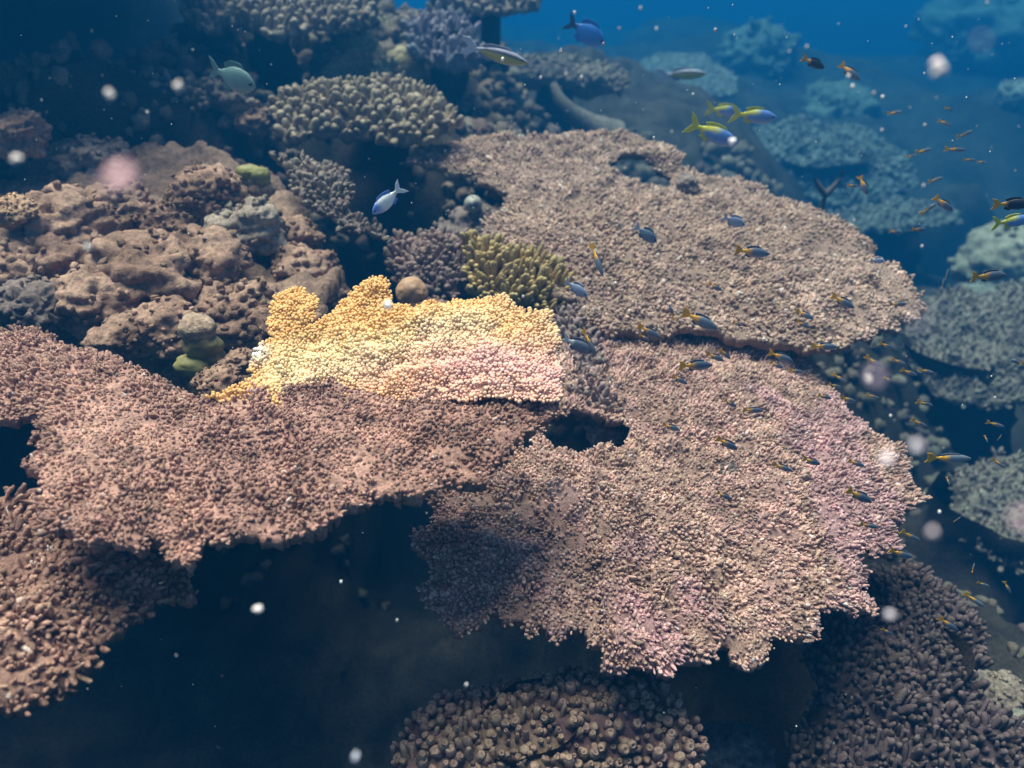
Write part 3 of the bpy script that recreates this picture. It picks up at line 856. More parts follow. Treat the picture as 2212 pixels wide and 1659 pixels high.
def boulder(u, v, z, half, label, pal=None, squash=(1, 1, 0.75), name='reef_boulder', cat='rock', mat=None, group=None, tilt=(0, 0, 0), amp=0.3, pits=0.22, fine=0.09, sink=0.35):
    p = at_z(u, v, z)
    rad = half / FPX * ((p - CAM) @ FWD)
    seed = (u * 0.013 + v * 0.037) % 29
    me = lump_mesh(name, rad * np.array(squash), seed, pal or ROCKC, p, amp=amp, pits=pits, fine=fine)
    o = link(name, me, mat or M_ROCK, None, label, cat, group, None, tuple(p - np.array([0, 0, sink * rad * squash[2]])))
    o.rotation_euler = tilt
    if (mat or M_ROCK) is M_ROCK and half >= 30:
        v_, f_ = ICO[4]
        nv = len(me.vertices)
        co = np.empty(nv * 3, np.float32); me.vertices.foreach_get('co', co); co = co.reshape(-1, 3).astype(float)
        pick = rng.choice(nv, 170, replace=False)
        pick = pick[v_[pick, 2] > -0.25]
        pick = pick[fbm(co[pick] + u, 0.9 / rad, 2, 3.0) > -0.12]
        Q = co[pick]; k = len(pick)
        if k:
            dd = unit(unit(v_[pick]) + rng.normal(0, .35, (k, 3)))
            cc = (pal or ROCKC)(Q + p, rng.uniform(-1, 1, (k, 4)))
            V2, F2, C2 = scatter(KNOB, Q, dd, rad * rng.uniform(.04, .11, k), rad * rng.uniform(.04, .13, k), rng.uniform(0, 6.28, k), rng.integers(0, len(KNOB), k), cc, cc)
            link('crust', make_mesh('crust', V2, F2, C2), M_ROCK, o, kind='stuff')
    return o


RG = 'boulders of the rubble slope'
B_ = [(110, 455, -.80, 115, 'big rounded brown boulder low at the picture edge under the blurred pink speck', ROCKC),
      (60, 545, -.85, 95, 'brown boulder cut by the picture edge under the big rounded one', ROCKC),
      (235, 425, -.80, 75, 'brown boulder directly behind the blurred pink speck', ROCKC),
      (345, 470, -.86, 70, 'rounded brown boulder between the pink speck and the pale capped boulder', ROCKC),
      (440, 395, -.80, 70, 'smooth humped boulder at the far crest of the rubble', ROCKC),
      (515, 465, -.87, 82, 'boulder with a pale flat cap in the rubble', ROCKP),
      (620, 500, -.95, 58, 'lumpy boulder at the edge of the dark cavity', ROCKC),
      (655, 560, -.97, 62, 'olive brown boulder overlooking the dark cavity', ROCKC),
      (300, 565, -.87, 105, 'broad low boulder in the middle of the rubble slope', ROCKC),
      (430, 545, -.88, 85, 'pitted boulder below the pale capped boulder', ROCKC),
      (500, 640, -.93, 92, 'reddish brown boulder behind the green sponge', ROCKC),
      (600, 690, -.97, 75, 'brown boulder touching the upright arm of the golden coral', ROCKC),
      (190, 625, -.89, 85, 'low brown boulder above the near rim of the brown table', ROCKC),
      (60, 640, -.88, 80, 'dark knobbly boulder at the picture edge above the brown table', ROCKD),
      (340, 690, -.93, 75, 'flat brown boulder beside the green sponge', ROCKC),
      (250, 720, -.92, 55, 'small brown rock at the back rim of the brown table', ROCKC),
      (515, 770, -.93, 34, 'small knobbly rock between the green sponge and golden coral', ROCKC),
      (470, 815, -.91, 45, 'small low rock in front of the green sponge', ROCKC),
      (690, 625, -1.02, 55, 'steep brown boulder behind the gap in the golden coral', ROCKC),
      (30, 265, -.72, 60, 'brown rock jutting from the shade at the picture edge', ROCKC),
      (25, 440, -.74, 40, 'ribbed orange brown rock at the picture edge', palette([(.42, .26, .17), (.5, .33, .22)], 8, 3.0)),
      (200, 330, -.86, 75, 'dim reddish rock in the shade above the pink speck', ROCKD),
      (545, 250, -.88, 36, 'small tan rock beside the mound of round knobs', ROCKC),
      (1045, 470, -1.1, 75, 'dark boulder with a round siphon between the finger coral and wide table', ROCKD),
      (1090, 385, -1.02, 36, 'small brown lump on the near corner of the wide table', ROCKC),
      (960, 390, -1.2, 80, 'dark rock under the mound of round knobs', ROCKD),
      (845, 475, -1.3, 45, 'small dark shelf rock below the blue and white fish', ROCKD),
      (1310, 915, -1.22, 42, 'pinkish brown rock inside the dark pit', palette([(.3, .2, .19), (.36, .25, .23)], 8, 2.0)),
      (1560, 1010, -1.2, 30, 'dark lump standing on the pinkish table', ROCKD),
      (1485, 388, -1.0, 24, 'small dark lump beside the slot of the wide table', ROCKD)]
for u, v, z, h, lab, pal in B_:
    boulder(u, v, z, h * 1.1, lab, pal, group=RG if u < 720 and v > 350 else None, tilt=(0, 0, u * 0.1), sink=0.5, squash=(1, 1, .68))
boulder(765, 135, -.86, 82, 'pale yellowish rubble heap behind the mound of round knobs', palette([(.27, .22, .14), (.34, .28, .18), (.3, .24, .17)], 9, 5.0), (1, 1, .9), amp=0.35)
boulder(872, 130, -.9, 42, 'smooth yellow brown lump beside the purple fingers', ROCKY, (1, .8, 1.0), name='massive_coral', cat='coral', mat=M_SMOOTH, amp=0.12, pits=0, fine=0.01)
boulder(825, 62, -.84, 62, 'dim rounded lump behind the smooth yellow brown one', palette([(.33, .3, .2), (.4, .36, .24)], 9, 5.0), amp=0.25)
boulder(890, 628, -.92, 33, 'small round orange brown sponge at the rim of the golden coral', palette([(.36, .2, .12), (.42, .25, .15)], 9, 5.0), (1, 1, 1), name='round_sponge', cat='sponge', mat=M_SMOOTH, amp=0.08, pits=0, fine=0.012, sink=0.1)
boulder(925, 668, -.95, 42, 'low brown rock beside the round sponge', ROCKC, (1.2, 1, .6))
boulder(2185, 545, -2.5, 100, 'pale green grey coral boulder with dark pits by the picture edge', palette([(.28, .23, .175), (.34, .28, .215)], 8, 14.0), (1, 1, .85), name='massive_coral', cat='coral', amp=0.12, pits=0.1)
boulder(2130, 660, -2.6, 62, 'dim grey green coral lump under the pale pitted boulder', ROCKG, (1.3, 1, .7), name='massive_coral', cat='coral', amp=0.2, pits=0.1)
boulder(2205, 200, -3.0, 45, 'pale hazy coral lump high at the picture edge', ROCKP, name='massive_coral', cat='coral', amp=0.2)
boulder(2130, 60, -3.4, 120, 'very faint coral head in the blue at the upper corner', ROCKG, name='massive_coral', cat='coral', amp=0.3)
boulder(1640, 110, -3.1, 90, 'very faint blue coral head behind the pale round table', ROCKG, name='massive_coral', cat='coral', amp=0.3)
boulder(1810, 230, -3.4, 90, 'faint coral head above the broad hazy mound', ROCKG, name='massive_coral', cat='coral', amp=0.3)
boulder(2170, 1500, -1.8, 60, 'pale boulder at the picture edge beyond the dark staghorn', ROCKP, (1.1, 1, .7))
boulder(2200, 1600, -1.7, 70, 'greenish grey boulder in the lower corner beside the staghorn', ROCKG, (1.2, 1, .6))
boulder(1600, 1640, -1.9, 90, 'shaded dark boulder at the bottom between cup coral and staghorn', ROCKD)


# ------------------------------------------------------------------ green lobed sponges, siphon, forked twig
def lobed_sponge(u, v, z, half, label, lobes):
    p = at_z(u, v, z)
    s = half / FPX * ((p - CAM) @ FWD)
    t = thing('lobed_sponge', label, 'sponge', p)
    for (dx, dy, dz, r, sq, green) in lobes:
        o = np.array([dx, dy, dz]) * s
        pal = palette([(.22, .20, .06), (.28, .25, .085), (.2, .165, .07)], 12, 2.0) if green else palette([(.3, .2, .15), (.38, .28, .2)], 12, 3.0)
        me = lump_mesh('lobe', r * s * np.array(sq), (dx + 2 * dz + u) % 9, pal, p + o, sub=3, amp=0.14, pits=0, fine=0.01)
        link('lobe' if green else 'crust_cap', me, M_SMOOTH if green else M_ROCK, t, loc=tuple(o))


lobed_sponge(437, 760, -.93, 50, 'yellow green lobed sponge with a brown cap beside the golden coral',
             [(0.1, 0, .35, .8, (1, .8, .75), True), (-.3, -.25, -.45, .75, (1.15, .8, .55), True), (0.45, -.1, -.2, .6, (.9, .8, .8), True), (-.02, .15, 1.1, .8, (1, .9, .75), False)])
lobed_sponge(550, 392, -.84, 42, 'small yellow green lobed sponge beside the tilted coral shelf',
             [(-.2, 0, .45, .7, (1, .7, .6), True), (.35, -.1, .3, .6, (.8, .8, .9), True), (.3, -.1, -.4, .7, (1, .8, .8), False), (-.1, .1, 0.0, .7, (1, .8, .5), False)])


def tube_mesh(name, pts, radii, sides, col):
    pts = np.array(pts, float); V = []
    for i, p in enumerate(pts):
        d = unit(pts[min(i + 1, len(pts) - 1)] - pts[max(i - 1, 0)])
        a, b, _ = frames(d[None], np.zeros(1))
        for k in range(sides):
            t = 2 * math.pi * k / sides
            V.append(p + radii[i] * (a[0] * math.cos(t) + b[0] * math.sin(t)))
    F = [(i * sides + k, i * sides + (k + 1) % sides, (i + 1) * sides + (k + 1) % sides, (i + 1) * sides + k) for i in range(len(pts) - 1) for k in range(sides)]
    return make_mesh(name, np.array(V), np.array(F), np.tile(np.array(col), (len(V), 1)))


p = at_z(1022, 438, -1.02)
dv = unit(CAM - p + np.array([0, 0, .5]))
t = thing('sea_squirt', 'pale round siphon opening on the dark boulder by the wide table', 'sea squirt', p - dv * 0.03)
link('tube_wall', tube_mesh('tube_wall', [dv * 0, dv * .02, dv * .038, dv * .04, dv * .034, dv * .01], [.03, .026, .022, .017, .012, .010], 18, (.38, .36, .32)), M_SMOOTH, t)
p = at_z(1776, 448, -1.32)
t = thing('forked_twig', 'thin forked dark coral twig at the far rim of the wide table', 'coral', p)
for pts in ([(0, 0, -.08), (0, 0, .02), (.005, 0, .06)], [(.005, 0, .055), (.04, 0, .1), (.055, 0, .155)], [(.005, 0, .055), (-.03, 0, .09), (-.05, .0, .12)]):
    link('twig', tube_mesh('twig', pts, [.013, .012, .007], 8, (.12, .11, .12)), M_FINGER, t)
p = at_z(1213, 262, -1.42)
t = thing('coral_post', 'curved pale coral post rising from the dark gap behind the wide table', 'coral', p)
link('post', tube_mesh('post', [(.3, .05, -.12), (.16, 0, -.03), (.05, 0, .05), (-.02, 0, .13), (-.05, .05, .2)], [.12, .075, .05, .035, .02], 14, (.2, .17, .15)), M_ROCK, t)


# ------------------------------------------------------------------ fish
def fish_mesh(kind):
    """Body lofted along +x (nose at +0.5), colours as on the living animal."""
    spec = {  # height, width, back colour, belly colour, rear colour, rear start
        'damsel': (.36, .17, (.09, .12, .18), (.19, .23, .30), (.85, .40, .02), -.17),
        'slim': (.26, .14, (.12, .15, .2), (.28, .31, .36), (.9, .44, .03), -.12),
        'pale': (.5, .17, (.30, .36, .52), (.42, .48, .62), (.40, .44, .55), -.3),
        'slate': (.5, .17, (.10, .14, .22), (.2, .24, .34), (.3, .34, .42), -.34),
        'oval': (.56, .18, (.15, .26, .25), (.22, .34, .32), (.16, .24, .24), -.34),
        'fusilier': (.36, .17, (.10, .22, .55), (.20, .34, .62), (.62, .58, .05), -.26),
        'striped': (.24, .13, (.30, .30, .40), (.48, .44, .16), (.5, .5, .6), -.32),
        'surgeon': (.56, .16, (.04, .22, .68), (.07, .30, .78), (.03, .07, .16), -.34),
        'whitetail': (.44, .16, (.12, .15, .22), (.16, .2, .28), (.6, .66, .72), -.24),
        'chromis': (.42, .17, (.14, .28, .78), (.5, .58, .85), (.95, .95, .95), .24),
        'dark': (.36, .16, (.02, .02, .03), (.04, .04, .06), (.75, .36, .02), -.26),
    }[kind]
    H, Wd, back, belly, rear, rs = spec
    S = [(.5, .02), (.47, .22), (.4, .48), (.28, .82), (.12, 1.0), (-.04, .95), (-.18, .7), (-.29, .4), (-.36, .24), (-.41, .26)]
    n = 12
    V, C = [], []
    for x, h in S:
        for k in range(n):
            a = 2 * math.pi * k / n
            z = math.sin(a) * h * H / 2
            y = math.cos(a) * (h ** 1.1) * Wd / 2 * (1.0 if x > -.3 else .6)
            V.append((x, y, z - 0.02 * H * math.cos(x * 3)))
            f = 0.5 + 0.5 * math.sin(a)
            f = f * f * (3 - 2 * f)
            c = np.array(belly) * (1 - f) + np.array(back) * f
            w = min(max((rs - x) / 0.06 + 0.5, 0), 1)
            if kind == 'fusilier' and f > .6 and x < .1:
                w = max(w, min((.12 - x) / .2, 1))
            if kind == 'striped':
                c = np.array([.34, .33, .44]) if f > .93 else np.array([.03, .04, .07]) if f > .72 else np.array([.55, .48, .12]) if f > .12 else np.array([.5, .5, .45])
            C.append(c * (1 - w) + np.array(rear) * w)
    F = [(i * n + k, (i + 1) * n + k, (i + 1) * n + (k + 1) % n, i * n + (k + 1) % n) for i in range(len(S) - 1) for k in range(n)]
    caps = [[0, i, i + 1] for i in range(1, n - 1)]
    e = (len(S) - 1) * n
    caps += [[e, e + i + 1, e + i] for i in range(1, n - 1)]
    body = make_mesh(kind + '_body', np.array(V), [np.array(F), np.array(caps)], np.array(C))

    def fin(name, pts, th, col):
        m = len(pts)
        V = [(x, -th, z) for x, z in pts] + [(x, th, z) for x, z in pts]
        me = bpy.data.meshes.new(name)
        faces = [tuple(range(m)), tuple(range(2 * m - 1, m - 1, -1))] + [(i, i + m, (i + 1) % m + m, (i + 1) % m) for i in range(m)]
        me.from_pydata(V, [], faces)
        ca = me.color_attributes.new('Col', 'FLOAT_COLOR', 'POINT')
        for dct in ca.data:
            dct.color = (*col, 1)
        return me
    fork = .05 if kind in ('damsel', 'slim', 'dark') else .13
    hw = .34 * H + .06 if kind not in ('fusilier', 'chromis') else .24
    tail = fin(kind + '_tail', [(-.40, .045), (-.52, .10 + hw * .3), (-.66, hw), (-.60, hw * .45), (-.66 + fork, 0), (-.60, -hw * .45), (-.66, -hw), (-.52, -.10 - hw * .3), (-.40, -.045)], .006, tuple(np.array(rear) * (1.0 if kind != 'slate' else 1.2)))
    dcol = rear if kind in ('fusilier',) else tuple(np.array(back) * .9)
    dors = fin(kind + '_dorsal', [(.22, H * .40), (.12, H * .60), (-.02, H * .62), (-.16, H * .58), (-.30, H * .42), (-.24, H * .2), (-.02, H * .4), (.1, H * .42)], .006, dcol)
    anal = fin(kind + '_anal', [(-.04, -H * .42), (-.16, -H * .58), (-.30, -H * .42), (-.26, -H * .2), (-.12, -H * .34)], .006, dcol)
    ev, ef = ICO[2]
    EV = np.concatenate([ev * np.array([.03, .012, .03]) * (H / .4) + np.array([.39, s * Wd * .26, .03 * H / .4]) for s in (1, -1)])
    eye = [make_mesh(kind + '_eye', ev * np.array([.028, .02, .028]) * (H / .4) + np.array([.39, s * Wd * .235, .03]), ef, np.full((len(ev), 3), .012)) for s in (1, -1)]
    for m in [body, tail, dors, anal] + eye:
        m.materials.append(M_FISH)
    return [('body', body), ('tail_fin', tail), ('dorsal_fin', dors), ('anal_fin', anal), ('eye', eye[0]), ('eye', eye[1])]


FISH = {}


def fish(kind, su, sv, length, hu, hv, rng_m, label, group=None, turn=0.25):
    """su, sv: centre in the 3200 px grid; (hu, hv) heading across the view; rng_m distance in metres."""
    u, v = su * 2212 / 3200, sv * 2212 / 3200
    p = at_r(u, v, rng_m)
    L = length * 2212 / 3200 / FPX * ((p - CAM) @ FWD) / 1.1
    hd = unit(RIGHT * hu - UP * hv + FWD * turn * random.uniform(-1, 1))
    side = unit(np.cross(np.array([0, 0, 1.0]) + 0.15 * RIGHT * random.uniform(-1, 1), hd))
    up = np.cross(hd, side)
    if kind not in FISH:
        FISH[kind] = fish_mesh(kind)
    t = thing('fish', label, 'fish', p, group)
    M = Matrix.Identity(4)
    M.col[0][:3] = tuple(hd * L); M.col[1][:3] = tuple(side * L); M.col[2][:3] = tuple(up * L); M.col[3][:3] = tuple(p)
    t.matrix_world = M
    for nm, me in FISH[kind]:
        if nm == 'eye' and length < 50:
            continue
        o = bpy.data.objects.new(nm, me)
        scene.collection.objects.link(o)
        o.parent = t


G = 'orange tailed damselfish over the reef'
DT = 'grey damselfish with orange tail '
for a in [
    ('slim', 1868, 817, 108, 1, 2.8, 1.9, DT + 'diving head down beside the yellow finger coral', G),
    ('slate', 2022, 734, 84, 1, .75, 2.0, 'slate blue damselfish above the middle of the wide table', None),
    ('pale', 2297, 692, 76, 1, .35, 2.2, 'pale blue damselfish faint over the far half of the wide table', None),
    ('damsel', 2358, 788, 105, 1, .15, 2.0, DT + 'swimming level over the middle of the wide table', G),
    ('pale', 1805, 904, 84, 1, .75, 1.75, 'pale lavender damselfish at the tip of the yellow finger coral', None),
    ('damsel', 2098, 972, 52, -.3, -1, 1.95, 'small damselfish swimming head up over the wide table', G),
    ('damsel', 2195, 1005, 118, 1, .55, 1.85, 'large dark damselfish with bright orange tail at the near rim of the wide table', G),
    ('damsel', 2033, 1039, 80, 1, .6, 1.85, DT + 'left of the large dark one at the wide table rim', G),
    ('damsel', 2016, 1056, 34, 1, .7, 1.9, 'tiny damselfish touching the orange tailed one near the golden coral', G),
    ('slim', 1845, 1074, 90, 1, 1.9, 1.75, 'slender orange tailed damselfish crossing in front of the white tailed fish', G),
    ('whitetail', 1812, 1081, 108, 1, .5, 1.85, 'dark grey fish with white forked tail beside the golden coral', None),
    ('damsel', 2181, 1142, 108, 1, -.02, 1.8, 'dark arched damselfish with yellow tail swimming level over the pinkish table', G),
    ('damsel', 2127, 1188, 55, 1, .6, 1.85, 'small damselfish with orange tail just below the dark arched one', G),
    ('damsel', 2239, 1117, 58, 1, .45, 1.9, 'small damselfish with orange tail just above the dark arched one', G),
    ('damsel', 2268, 1108, 48, 1, .9, 1.95, 'small paler damselfish, the upper of the pair above the dark arched one', G),
    ('damsel', 2239, 898, 46, 1, .6, 2.05, 'faint small damselfish below the level one over the wide table', G),
    ('damsel', 2445, 1117, 78, 1, .4, 1.95, DT + 'at the mouth of the dark gap between big tables', G),
    ('damsel', 2430, 1142, 46, 1, .5, 1.95, 'small damselfish under the one at the mouth of the dark gap', G),
    ('damsel', 2490, 1160, 44, 1, .2, 1.95, 'small damselfish at the far rim of the pinkish table by the gap', G),
    ('damsel', 2307, 1012, 32, 1, .5, 2.0, 'tiny faint damselfish right of the large dark one', G),
    ('damsel', 2285, 1262, 46, 1, .6, 1.8, 'small damselfish over the pinkish table, upper of two near its middle', G),
    ('damsel', 2356, 1282, 62, 1, .05, 1.8, 'yellow tailed damselfish swimming level over the far half of the pinkish table', G),
    ('damsel', 2101, 1336, 58, 1, .35, 1.75, 'damselfish with yellow tail over the pinkish table, right of the dark pit', G),
    ('damsel', 2276, 1389, 78, 1, .55, 1.7, DT + 'over the middle of the pinkish table', G),
    ('damsel', 2265, 1550, 52, 1, .5, 1.65, 'dull damselfish low over the front half of the pinkish table', G),
    ('damsel', 2639, 945, 78, 1, .6, 2.0, DT + 'over the right end of the wide table', G),
    ('damsel', 2519, 985, 58, 1, .55, 2.0, 'damselfish near the front rim of the wide table, upper of a pair', G),
    ('damsel', 2512, 1015, 46, 1, .6, 2.0, 'damselfish near the front rim of the wide table, lower of a pair', G),
    ('damsel', 2581, 1083, 78, 1, .05, 1.9, 'pale damselfish with orange tail in the dark gap under the wide table', G),
    ('damsel', 2774, 1081, 46, 1, .4, 2.1, 'small damselfish in the dark channel under the tip of the wide table', G),
    ('pale', 2745, 814, 42, 1, .1, 2.2, 'small lavender fish near the rim of the wide table', None),
    ('damsel', 2810, 950, 50, 1, 0, 2.1, 'dull fish at the right tip of the wide table', G),
    ('damsel', 2798, 724, 34, 1, .1, 2.6, 'tiny yellowish fish in the blue gap below the narrow ledge', G),
    ('damsel', 2874, 717, 44, 1, .05, 2.6, 'tiny orange tailed fish right of the yellowish one below the narrow ledge', G),
    ('slim', 2960, 854, 34, .2, -1, 2.5, 'tiny yellow fish swimming upright left of the dim coral lump', G),
    ('slim', 2948, 882, 30, .2, -1, 2.6, 'tiny yellow fish swimming upright, lower of the two by the dim coral lump', G),
    ('damsel', 2700, 583, 64, .5, 1, 2.2, 'dark fish with orange tail diving beside the forked twig', G),
    ('damsel', 2667, 580, 34, 1, .1, 2.3, 'tiny orange fish beside the diving fish and the forked twig', G),
    ('dark', 3172, 637, 112, 1, .02, 1.9, 'black fish with orange tail cut by the picture edge', None),
    ('fusilier', 3172, 690, 120, 1, -.12, 2.2, 'blue fish with yellow forked tail cut by the picture edge', None),
    ('damsel', 2953, 640, 74, 1, .7, 2.3, 'faint orange tailed fish above the narrow hazy ledge', G),
    ('slim', 2905, 650, 58, 1, -.7, 2.4, 'faint dark slender fish rising above the narrow hazy ledge', None),
    ('damsel', 3098, 862, 108, 1, -.05, 1.9, 'dark damselfish with bright orange tail under the pale pitted boulder', G),
    ('slim', 2736, 1134, 68, 1, .7, 1.9, 'pale damselfish with yellow tail above the blurred lilac speck in the channel', G),
    ('slim', 2811, 1130, 46, 1, .35, 2.0, 'small pale damselfish upper right of the blurred lilac speck', G),
    ('slim', 2845, 1165, 58, 1, .35, 2.0, 'slender damselfish right of the blurred lilac speck', G),
    ('slim', 2899, 1160, 46, 1, .25, 2.1, 'small damselfish against the dark bushy coral', G),
    ('slim', 2628, 1184, 52, 1, .7, 1.85, 'small damselfish near the pinkish table rim, upper of two left of the lilac speck', G),
    ('slim', 2613, 1206, 42, 1, .3, 1.85, 'small damselfish near the pinkish table rim, lower of two left of the lilac speck', G),
    ('slim', 2731, 1239, 40, 1, .3, 1.9, 'tiny damselfish under the blurred lilac speck', G),
    ('slim', 2780, 1187, 40, 1, .5, 1.9, 'tiny pale fish poking out behind the lilac speck', G),
    ('slim', 2894, 1262, 58, 1, .25, 1.95, 'bright little damselfish high in the middle of the dark channel', G),
    ('slim', 2877, 1324, 60, 1, .45, 1.9, 'bright little damselfish low in the middle of the dark channel', G),
    ('slim', 3115, 1327, 54, 1, .3, 2.0, 'little damselfish in the dark channel near the picture edge', G),
    ('slim', 2975, 1432, 132, 1, .02, 1.75, 'long pale damselfish with yellow tail alone in the dark channel', G),
    ('slim', 3125, 1450, 48, 1, .8, 2.0, 'little orange tailed fish diving right of the long pale one', G),
    ('slim', 3083, 1373, 24, .4, 1, 2.1, 'speck sized yellow fish pointing down above the long pale one', G),
    ('slim', 3122, 1370, 24, -.6, 1, 2.1, 'speck sized yellow fish right of the one pointing down', G),
    ('damsel', 2690, 1552, 92, 1, .5, 1.6, 'olive grey damselfish close over the right tip of the pinkish table', G),
    ('damsel', 2540, 1443, 62, 1, .35, 1.7, 'grey damselfish over the right half of the pinkish table', G),
    ('damsel', 2450, 1462, 62, 1, .4, 1.7, 'grey damselfish left of its like over the right half of the pinkish table', G),
    ('damsel', 2680, 1449, 52, 1, .4, 1.7, 'faint damselfish over the right rim of the pinkish table', G),
    ('damsel', 2580, 1240, 44, 1, .3, 1.8, 'small orange tailed fish at the far corner of the pinkish table', G),
    ('damsel', 2655, 1250, 52, 1, .4, 1.8, 'small grey fish just off the far corner of the pinkish table', G),
    ('damsel', 3178, 1130, 42, -1, -.3, 2.0, 'yellow orange fish facing the reef at the picture edge', G),
    ('slim', 2964, 1505, 28, .3, 1, 2.0, 'tiny orange fish below the long pale one', G),
    ('slim', 2850, 1677, 74, 1, .5, 1.7, 'pale damselfish with yellow tail off the right corner of the pinkish table', G),
    ('damsel', 2820, 1732, 78, 1, .35, 1.7, 'grey damselfish with yellow tail above the staghorn coral', G),
    ('slim', 3050, 1878, 72, 1, .7, 1.75, 'grey damselfish at the outer edge of the staghorn coral', G),
    ('damsel', 2968, 1953, 68, 1, .7, 1.7, 'grey damselfish with yellow tail over the staghorn coral', G),
    ('damsel', 2775, 1975, 42, 1, .6, 1.7, 'small orange tailed fish over the shaded staghorn branches', G),
    ('slim', 3042, 1772, 30, .25, -1, 2.0, 'tiny fish standing upright in the dark beyond the staghorn', G),
    ('slim', 3150, 1838, 46, .6, 1, 2.0, 'small yellow tailed fish diving at the picture edge beyond the staghorn', G),
    ('slim', 3075, 1826, 36, 1, .3, 2.0, 'tiny pale fish just above the outer edge of the staghorn', G),
    ('slim', 2993, 1622, 30, 1, -.6, 2.0, 'tiny orange fish above the blurred white speck in the channel', G),
    ('damsel', 2720, 1643, 56, 1, .2, 1.65, 'dull damselfish over the right corner of the pinkish table', G),
    ('dark', 2546, 198, 80, 1, .35, 2.6, 'dark fish with orange tail high in the open blue water', None),
    ('damsel', 2660, 228, 78, 1, .9, 2.6, 'bluish fish with orange tail right of the dark one in the open blue', G),
    ('slim', 2800, 351, 46, 1, -.1, 3.0, 'tiny yellow fish in open blue below the bright white speck', G),
    ('slim', 2968, 340, 32, 1, .2, 3.0, 'tiny yellow fish, topmost of the faint shoal near the picture edge', G),
    ('slim', 2955, 385, 44, 1, .4, 3.0, 'tiny grey fish under the topmost of the faint shoal', G),
    ('slim', 3020, 417, 52, 1, -.4, 2.8, 'slender fish of the faint shoal rising towards the picture edge', G),
    ('slim', 2890, 470, 58, 1, -.25, 2.8, 'faint yellow fish rising, left of the shoal in the blue', G),
    ('slim', 2848, 487, 32, 1, -.1, 2.9, 'tiny yellow fish at the left end of the faint shoal', G),
    ('slim', 2990, 467, 62, 1, .1, 2.8, 'faint orange tailed fish in the middle of the faint shoal', G),
    ('slim', 3033, 499, 38, 1, .1, 2.9, 'tiny yellow fish low in the faint shoal', G),
    ('slim', 3070, 506, 28, 1, .1, 3.0, 'tiniest yellow fish at the lower right of the faint shoal', G),
    ('slim', 2928, 560, 48, 1, -.3, 2.9, 'faint slender fish just above the white speck by the narrow ledge', G),
    ('fusilier', 2237, 420, 165, 1, .42, 2.3, 'blue fish with yellow forked tail nearest the far rim of the wide table', 'blue fish with yellow tails'),
    ('fusilier', 2365, 362, 140, 1, .12, 2.6, 'blue fish with yellow forked tail, upper right of its larger like', 'blue fish with yellow tails'),
    ('fusilier', 2270, 345, 110, 1, .1, 3.2, 'faint blue fish behind the two yellow tailed ones', None),
    ('surgeon', 1838, 105, 135, 1, .62, 2.9, 'bright blue deep bodied fish near the top of the open water', None),
    ('striped', 1560, 172, 210, 1, .3, 2.5, 'long grey fish with dark stripe and yellow belly above the dark gap', None),
    ('striped', 2140, 232, 150, 1, .06, 4.2, 'faint striped fish over the pale round table', None),
    ('oval', 735, 245, 165, 1, .45, 2.3, 'pale oval fish against the shaded coral bench', None),
    ('chromis', 1205, 630, 125, -1, .9, 2.0, 'blue fish with white streaming tail in the dark cavity', None),
]:
    fish(*a)

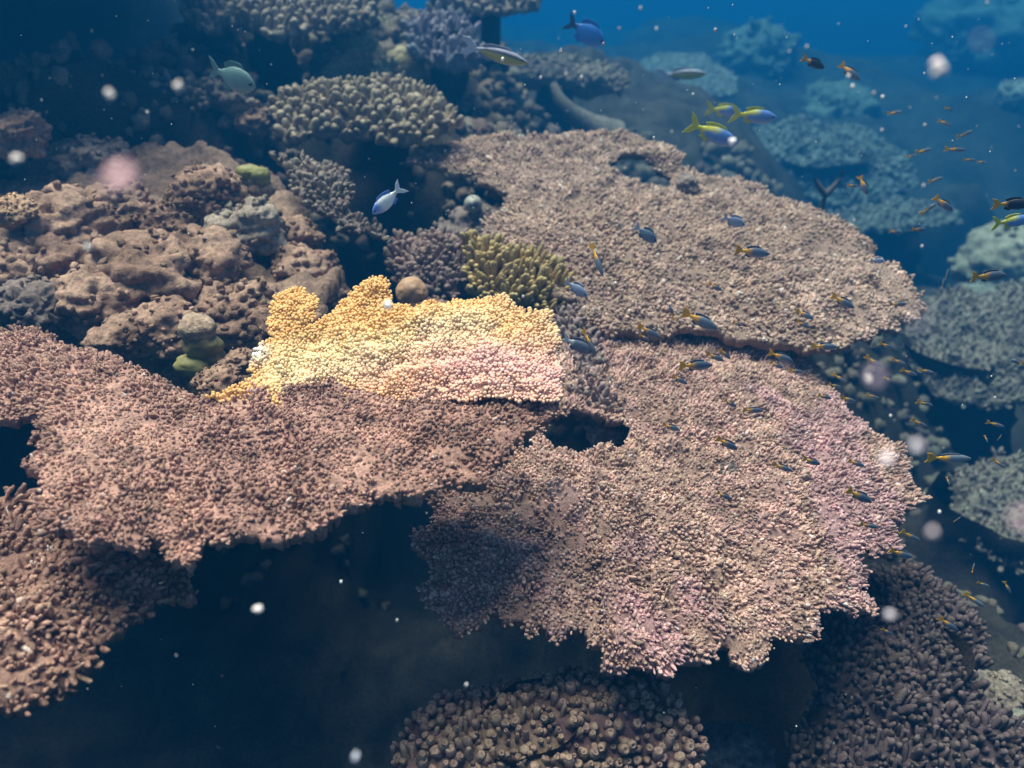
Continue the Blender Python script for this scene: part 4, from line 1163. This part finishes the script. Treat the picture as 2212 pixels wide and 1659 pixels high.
# ------------------------------------------------------------------ drifting specks
SPK = []
for (u, v, dist, rad_px, lab, c) in [
    (260, 388, 0.30, 30, 'large blurred pink speck in front of the rubble', (.95, .62, .66)),
    (2025, 147, 0.62, 14, 'bright round white speck in the open blue water', (.98, .9, .88)),
    (1985, 688, 0.30, 10, 'large faint lilac speck at the tip of the wide table', (.62, .55, .7)),
    (1890, 812, 0.33, 12, 'blurred lilac speck in the channel above the pinkish table', (.65, .55, .72)),
    (1917, 992, 0.50, 11, 'blurred pale pink speck at the rim of the pinkish table', (.9, .75, .82)),
    (1981, 963, 0.50, 11, 'small blurred white speck above the pinkish table rim', (.85, .8, .88)),
    (2015, 1150, 0.50, 9, 'blurred white speck in the channel beside the pinkish table', (.75, .65, .7)),
    (2206, 1120, 0.33, 15, 'blurred pink speck cut by the picture edge', (.8, .6, .66)),
    (1921, 1328, 0.60, 8, 'small pale speck in front of the shaded staghorn', (.8, .75, .85)),
    (1212, 1060, 0.30, 9, 'very faint speck in front of the shaded side of the pinkish table', (.6, .55, .7)),
    (237, 203, 0.7, 8, 'bright speck at the shaded coral bench, left of two', (.95, .9, .85)),
    (385, 187, 0.7, 8, 'bright speck at the shaded coral bench, right of two', (.95, .9, .85)),
    (36, 342, 0.7, 9, 'bright speck in the shade by the picture edge', (.95, .9, .85)),
    (838, 658, 0.9, 9, 'bright white speck beside the round sponge', (1, .97, .95)),
    (557, 1316, 0.8, 8, 'bright speck in the black shadow under the brown table', (.9, .85, .85)),
    (190, 533, 0.8, 7, 'small bright speck in front of the rubble near the edge', (.95, .9, .9)),
    (768, 1634, 0.7, 8, 'pale speck at the bottom beside the cup coral', (.6, .65, .8)),
    (1875, 820, 0.7, 7, 'bright point at the side of the lilac speck', (1, .9, .85)),
    (1583, 307, 1.0, 8, 'bright speck on the nose of the blue yellow tailed fish', (1, .95, .95)),
    (2120, 88, 0.36, 6, 'faint blurred speck in the upper corner', (.5, .5, .55)),
]:
    p = at_r(u, v, dist)
    s = rad_px / FPX * dist
    ve, fe = ICO[2]
    q = ve * (1 + 0.8 * fbm(ve + u, 1.3, 3, 1.0)[:, None]) * s * np.array([random.uniform(.6, 1), 1, random.uniform(.6, 1.1)])
    link('drifting_speck', make_mesh('drifting_speck', q, fe, np.tile(np.array(c), (len(q), 1))), M_SPECK, None, lab, 'speck', 'larger specks adrift in the water', None, tuple(p))

pts = []
tiny = [(u, v) for u, v in [(1085, 130), (1170, 165), (1335, 60), (1418, 63), (1240, 30), (1500, 205), (1548, 62), (1890, 203), (1908, 212), (1840, 188), (1705, 110), (1832, 165), (1742, 100),
        (2000, 268), (1905, 278), (1995, 402), (1848, 478), (1990, 533), (1565, 345), (1450, 285), (1410, 300), (1350, 362), (1255, 164), (1210, 110), (1226, 163), (1300, 305), (2130, 5), (1385, 18), (1305, 92),
        (320, 240), (640, 820), (1100, 820), (1960, 875), (1925, 900), (2028, 1105), (2150, 860), (2160, 1230), (1625, 1425), (860, 1340), (735, 1255), (380, 1415), (1010, 1480), (1130, 640), (1330, 615)]]
for u, v in tiny:
    pts.append((u + random.uniform(-3, 3), v + random.uniform(-3, 3), random.uniform(1.0, 1.5), random.uniform(2.2, 3.8)))
for k in range(620):
    u, v = random.uniform(0, 2212), random.uniform(0, 1659)
    if random.random() > (0.95 if v < 420 else 0.22):
        continue
    pts.append((u, v, random.uniform(1.1, 1.9), random.choice([0.7, 0.8, 0.9, 1.1, 1.5])))
V, F, CS, o = [], [], [], 0
ve, fe = ICO[1]
for u, v, dist, rp in pts:
    p = at_r(u, v, dist)
    q = ve * (rp / FPX * dist) * np.array([.8, 1, 1.25]) + p
    V.append(q); F.append(fe + o); o += len(q)
    CS.append(np.tile(np.array([.95, .92, .9]) * random.uniform(.35, 1), (len(q), 1)))
link('drifting_particles', make_mesh('drifting_particles', np.concatenate(V), np.concatenate(F), np.concatenate(CS)), M_SPECK, None,
     'fine white particles drifting everywhere in the water', 'particles', None, 'stuff')

# END
